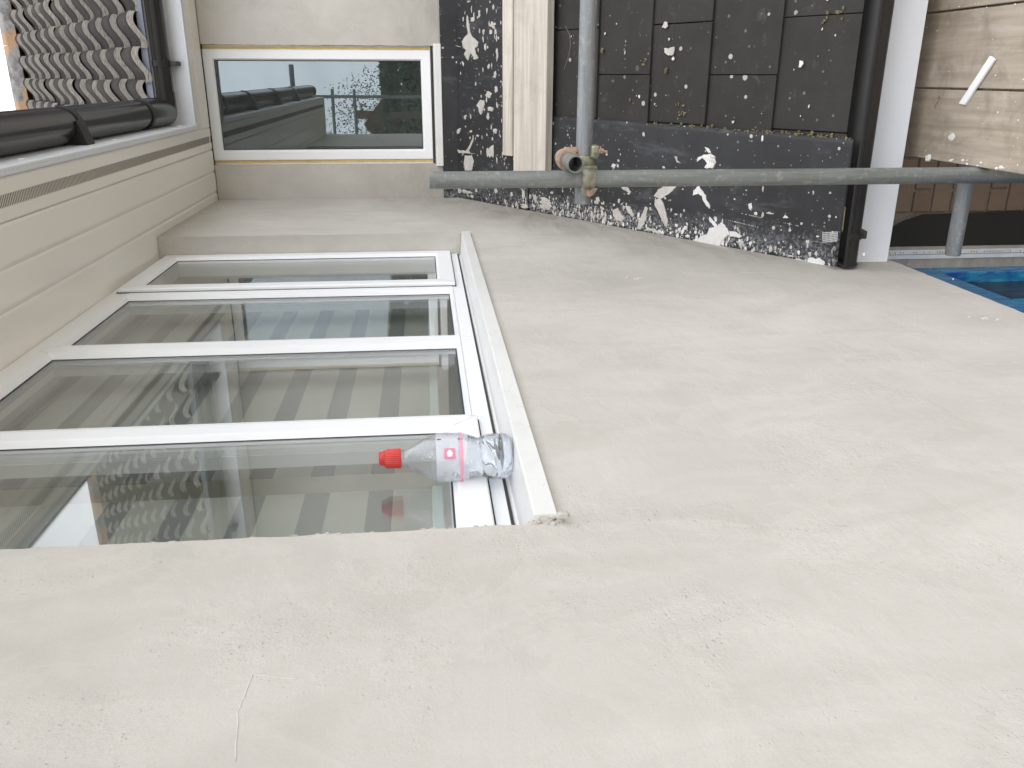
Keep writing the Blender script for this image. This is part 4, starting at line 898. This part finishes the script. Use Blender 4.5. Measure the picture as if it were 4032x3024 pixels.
def crumple(mb, amt):
    out = []
    for x, y, z in mb.v:
        dx, dy = x-BX, y-BY; r = math.hypot(dx, dy); h = z-BZ
        if r > .004 and h < .19:
            a = math.atan2(dy, dx); k = amt*(1 if h < .085 else .35)*min(1, r/.03)
            q = 1+k*(noise.noise(Vector((math.cos(a)*2.6, math.sin(a)*2.6, h*55)))*1.0 + .5*noise.noise(Vector((math.cos(a)*6, math.sin(a)*6, h*120+3))))
            # two diagonal creases of the squeezed waist
            q -= .05*math.exp(-((h-.045-.018*math.sin(a+.6))/.0035)**2) if h < .085 else 0
            dx *= q; dy *= q
        out.append((BX+dx, BY+dy+.010*h/.23, z))
    mb.v = out
def dense(prof, n):
    o = []
    for (a, b), (c, d) in zip(prof, prof[1:]):
        k = max(1, int(abs(c-a)/.0022)); o += [(a+(c-a)*i/k, b+(d-b)*i/k) for i in range(k)]
    return o+[prof[-1]]
mb = MB(); mb.lathe(dense(prof, 2), (BX, BY, BZ), 72); crumple(mb, .05); mb.f = mb.f[:-1]; mb.m = mb.m[:-1]
mb.build('bottle_body', PET, bot, smooth=True, ang=180)
mb = MB(); mb.lathe(dense([(max(h, .0015), r-.0012) for h, r in prof if h <= .072] + [(.078, .0385)], 2), (BX, BY, BZ), 72); crumple(mb, .014); mb.build('water_fill', WATER, bot, smooth=True, ang=60)
CAPM = m_flat('red_cap', (.60, .04, .035), .35, .12, 60, .2, .5, 200)
def ribbed(c, prof, n, mat, name, amp, par):
    mb = MB(); rings = []
    for h, r in prof:
        rings.append([(c[0]+(r*(1+amp*(i % 2)))*math.cos(2*math.pi*i/n), c[1]+.010*h/.23+(r*(1+amp*(i % 2)))*math.sin(2*math.pi*i/n), c[2]+h) for i in range(n)])
    mb.loft(rings); return mb.build(name, mat, par, smooth=True, ang=30)
cap = ribbed((BX, BY, BZ), [(.1965, .0155), (.1968, .0170), (.2020, .0172), (.2025, .0168), (.2210, .0166), (.2245, .0150), (.2250, .0120)], 64, CAPM, 'cap', .05, bot)
ribbed((BX, BY, BZ), [(.2250, .0142), (.2275, .0142), (.2290, .0128), (.2335, .0124), (.2352, .0105)], 32, CAPM, 'spout', 0, cap)
cam_dir = math.atan2(-BY, -BX)
def patch(h0, h1, a0, a1, off, mat, name, par, nh=4, shape=None, solid=0):
    # angles: + = towards the right of the upright bottle as the photograph shows it
    mb = MB(); n = 24; rs = []
    for j in range(nh+1):
        h = h0+(h1-h0)*j/nh; row = []
        for i in range(n+1):
            a = cam_dir+math.radians(a0+(a1-a0)*i/n); hr = .0428 if .09 <= h <= .132 else .0420
            row.append((BX+(hr+off)*math.cos(a), BY+(hr+off)*math.sin(a)+.010*h/.23, BZ+h))
        rs.append(row)
    mb.loft(rs, closed=False, caps=False); return mb.build(name, mat, par, smooth=True, ang=180)
lab = patch(.0885, .1345, -180, 180, .0006, LBL, 'label', bot, 8)
PINK = m_flat('label_pink', (.82, .36, .50), .5, .05); NAVY = m_flat('label_navy', (.03, .03, .16), .5, .05); ROSE = m_flat('label_rose', (.72, .25, .36), .5, .08); GREY = m_flat('label_ink', (.10, .10, .13), .5); WHI = m_flat('label_white', (.80, .80, .84), .5)
patch(.0880, .0935, -180, 180, .0011, PINK, 'pink_band', lab, 2)
for h0, h1 in ((.0885, .0935), (.1255, .1305)): patch(h0, h1+.002, 44, 47.5, .0014, NAVY, 'navy_dash', lab, 1)
def cyl_shape(pts, hc, ac, off, mat, name):
    mb = MB(); R = .0428+off; P3 = []
    for u, v in pts:     # u = metres round the label, v = metres up
        a = cam_dir+math.radians(ac)+u/R; P3.append((BX+R*math.cos(a), BY+R*math.sin(a)+.010*(hc+v)/.23, BZ+hc+v))
    c = (sum(p[0] for p in P3)/len(P3), sum(p[1] for p in P3)/len(P3), sum(p[2] for p in P3)/len(P3)); k = R/math.hypot(c[0]-BX, c[1]-BY-.0045)
    P3.append((BX+(c[0]-BX)*k, BY+.0045+(c[1]-BY-.0045)*k, c[2])); n = len(pts)
    mb.add(P3, [(i, (i+1) % n, n) for i in range(n)]); return mb.build(name, mat, lab)
def rsq(w, r):
    o = []
    for cx, cy, a0 in ((w-r, w-r, 0), (-(w-r), w-r, 90), (-(w-r), -(w-r), 180), (w-r, -(w-r), 270)):
        o += [(cx+r*math.cos(math.radians(a0+q)), cy+r*math.sin(math.radians(a0+q))) for q in (0, 30, 60, 90)]
    return o
cyl_shape(rsq(.0098, .0026), .1110, 8, .0013, ROSE, 'square_emblem')
random.seed(2)
cyl_shape([(.0058*(1+.12*math.sin(3*t+1)+.12*random.random())*math.cos(t), .0052*(1+.08*math.cos(5*t))*math.sin(t)) for t in [2*math.pi*i/22 for i in range(22)]], .1110, 8, .0017, WHI, 'emblem_patch')
# the dark looped mark and the stroke beside it
def stroke(pts, w, name, mat, hc, ac):
    L_ = []; R_ = []
    for i, (u, v) in enumerate(pts):
        a, b = pts[max(0, i-1)], pts[min(len(pts)-1, i+1)]; l = math.hypot(b[0]-a[0], b[1]-a[1]) or 1; nx, ny = -(b[1]-a[1])/l, (b[0]-a[0])/l
        L_.append((u+nx*w, v+ny*w)); R_.append((u-nx*w, v-ny*w))
    mb = MB(); R = .0428+.0016; V = []
    for u, v in L_+R_:
        a = cam_dir+math.radians(ac)+u/R; V.append((BX+R*math.cos(a), BY+R*math.sin(a)+.010*(hc+v)/.23, BZ+hc+v))
    n = len(pts); mb.add(V, [(i, i+1, n+i+1, n+i) for i in range(n-1)]); mb.build(name, mat, lab)
stroke([(-.001+.0040*math.cos(t), .0028*math.sin(t)) for t in [2*math.pi*i/16 for i in range(17)]], .0004, 'looped_mark', GREY, .0985, -50)
stroke([(.0035, .0), (.0105, .0006)], .0004, 'looped_mark', GREY, .0985, -50)
stroke([(.0, .0), (.010, -.0012)], .0003, 'thin_mark', GREY, .1060, -48)
stroke([(.0, .0), (.004, .001)], .0007, 'tiny_print', ROSE, .1195, -40)
for k, ccc in enumerate((ROSE, YELLOW, ROSE)): cyl_shape([(.0012*math.cos(t), .0012*math.sin(t)) for t in [2*math.pi*i/10 for i in range(10)]], .1255-.0022*k, -52, .0016, ccc, 'colour_dot')

# ------------------------------------------------------------------ what stands behind the viewer and shows in the glass
gm = M('lawn'); pg = gm.pos(); GRASS = gm.bsdf(gm.mix(gm.ramp(gm.noise(pg, 3, 5), [(.3, 0.0), (.7, 1.0)]), (.05, .075, .03), (.10, .12, .05)), .95, 0, gm.bump(gm.noise(pg, 40, 4), .6, .03), .2)
g_ = MB().box(-250, 250, -250, 250, ZB-.5, ZB).build('ground', GRASS); g_['kind'] = 'structure'
pt_ = MB().box(-.59, 14, -12, 2.96, ZB+.004, ZB+.05).build('bounce_slab', m_flat('bounce_slab_pale', (.62, .56, .49), .9, .15, 2, .4)); pt_['kind'] = 'structure'  # unseen pale slab, added to bounce warm light up to the soffit
LEAFM = m_flat('hedge_leaf', (.075, .125, .07), .7, .4, 1.2); TRUNKM = m_flat('trunk', (.12, .09, .06), .9)
def leafy(name, lab, cx, cy, w, d, z0, z1, nleaf, seed, round_=False, ls=.12, cat='hedge', col=LEAFM, grp=None):
    rnd = random.Random(seed); t = thing(name, lab, cat, (cx, cy, z0), grp)
    mb = MB()
    for _ in range(nleaf):
        if round_:
            while True:
                p = Vector((rnd.uniform(-1, 1), rnd.uniform(-1, 1), rnd.uniform(-1, 1)))
                if .35 < p.length < 1: break
            k = .78+.32*noise.noise(p*2.2+Vector((seed, 0, 0))); x, y, z = cx+p.x*w/2*k, cy+p.y*d/2*k, (z0+z1)/2+.15*(z1-z0)+p.z*(z1-z0)*.38*k
        else:
            x = cx+rnd.uniform(-w/2, w/2); tp_ = z1+.30*noise.noise(Vector((x*.7, seed, 0)))+.16*noise.noise(Vector((x*3, seed, 2)))
            y = cy+rnd.choice((-1, 1))*d/2*(1-.3*rnd.random()) if rnd.random() < .8 else cy+rnd.uniform(-d/2, d/2); z = z0+(tp_-z0)*(1-rnd.random()**1.6*.98) if rnd.random() < .7 else tp_-rnd.random()*.25
        u = Vector((rnd.gauss(0, 1), rnd.gauss(0, 1), rnd.gauss(0, 1))).normalized(); v = u.orthogonal().normalized(); q = ls*rnd.uniform(.5, 1.2); c = Vector((x, y, z))
        mb.add([tuple(c-u*q), tuple(c+v*q*.5), tuple(c+u*q), tuple(c-v*q*.5)], [(0, 1, 2, 3)])
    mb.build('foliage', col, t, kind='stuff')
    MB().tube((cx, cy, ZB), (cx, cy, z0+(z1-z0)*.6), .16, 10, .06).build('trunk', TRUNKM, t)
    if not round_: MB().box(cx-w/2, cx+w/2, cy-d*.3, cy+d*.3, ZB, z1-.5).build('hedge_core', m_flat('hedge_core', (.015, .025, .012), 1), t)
leafy('conifer_hedge', 'tall dark green hedge mirrored in the small bluish window', -.5, -13, 15, 1.4, ZB, .95, 26000, 3, ls=.13)
leafy('garden_tree', 'bushy tree mirrored at the edge of the small window', -.75, -9.2, 2.4, 2.0, -1.6, 2.2, 2600, 9, True, .030, 'tree')
leafy('garden_tree', 'distant rounded tree mirrored above the hedge in the glass', -4.6, -17, 5, 4, -3.0, 4.0, 9000, 14, True, .16, 'tree')
hs = thing('distant_house', 'brown-roofed house mirrored beyond the hedge in the small window', 'house', (-3, -60, ZB))
MB().box(-5.6, -1.4, -64, -60, ZB, 2.6).build('wall', m_flat('house_wall', (.35, .28, .22), .9), hs)
MB().prism([(-6, 2.6), (-1, 2.6), (-3.5, 4.6)], 'y', -64.3, -59.7).build('roof', m_flat('house_roof', (.16, .10, .075), .9), hs)
MB().box(-3.2, -2.6, -62, -61.4, 3.8, 5.4).build('chimney', m_flat('house_chimney', (.25, .14, .10), .9), hs)
SCL = 'scaffold tubes behind the viewer'
tube_thing('far upright scaffold tube mirrored in the small window', (-.31, -5.0, ZB), (-.31, -5.0, 1.9), group=SCL)
tube_thing('second far upright scaffold tube mirrored in the small window', (-1.0, -5.0, ZB), (-1.0, -5.0, 1.9), group=SCL)
tube_thing('upper guard rail mirrored between the far uprights', (-1.15, -5.05, 1.40), (-.2, -5.05, 1.40), GALVX, group=SCL)
tube_thing('lower guard rail mirrored between the far uprights', (-1.15, -5.05, 1.06), (-.2, -5.05, 1.06), GALVX, group=SCL)
tube_thing('tube end sticking out over the gutter, mirrored in the small window', (-.30, .18, 1.255), (.10, .18, 1.255), GALVX, group=SCL)
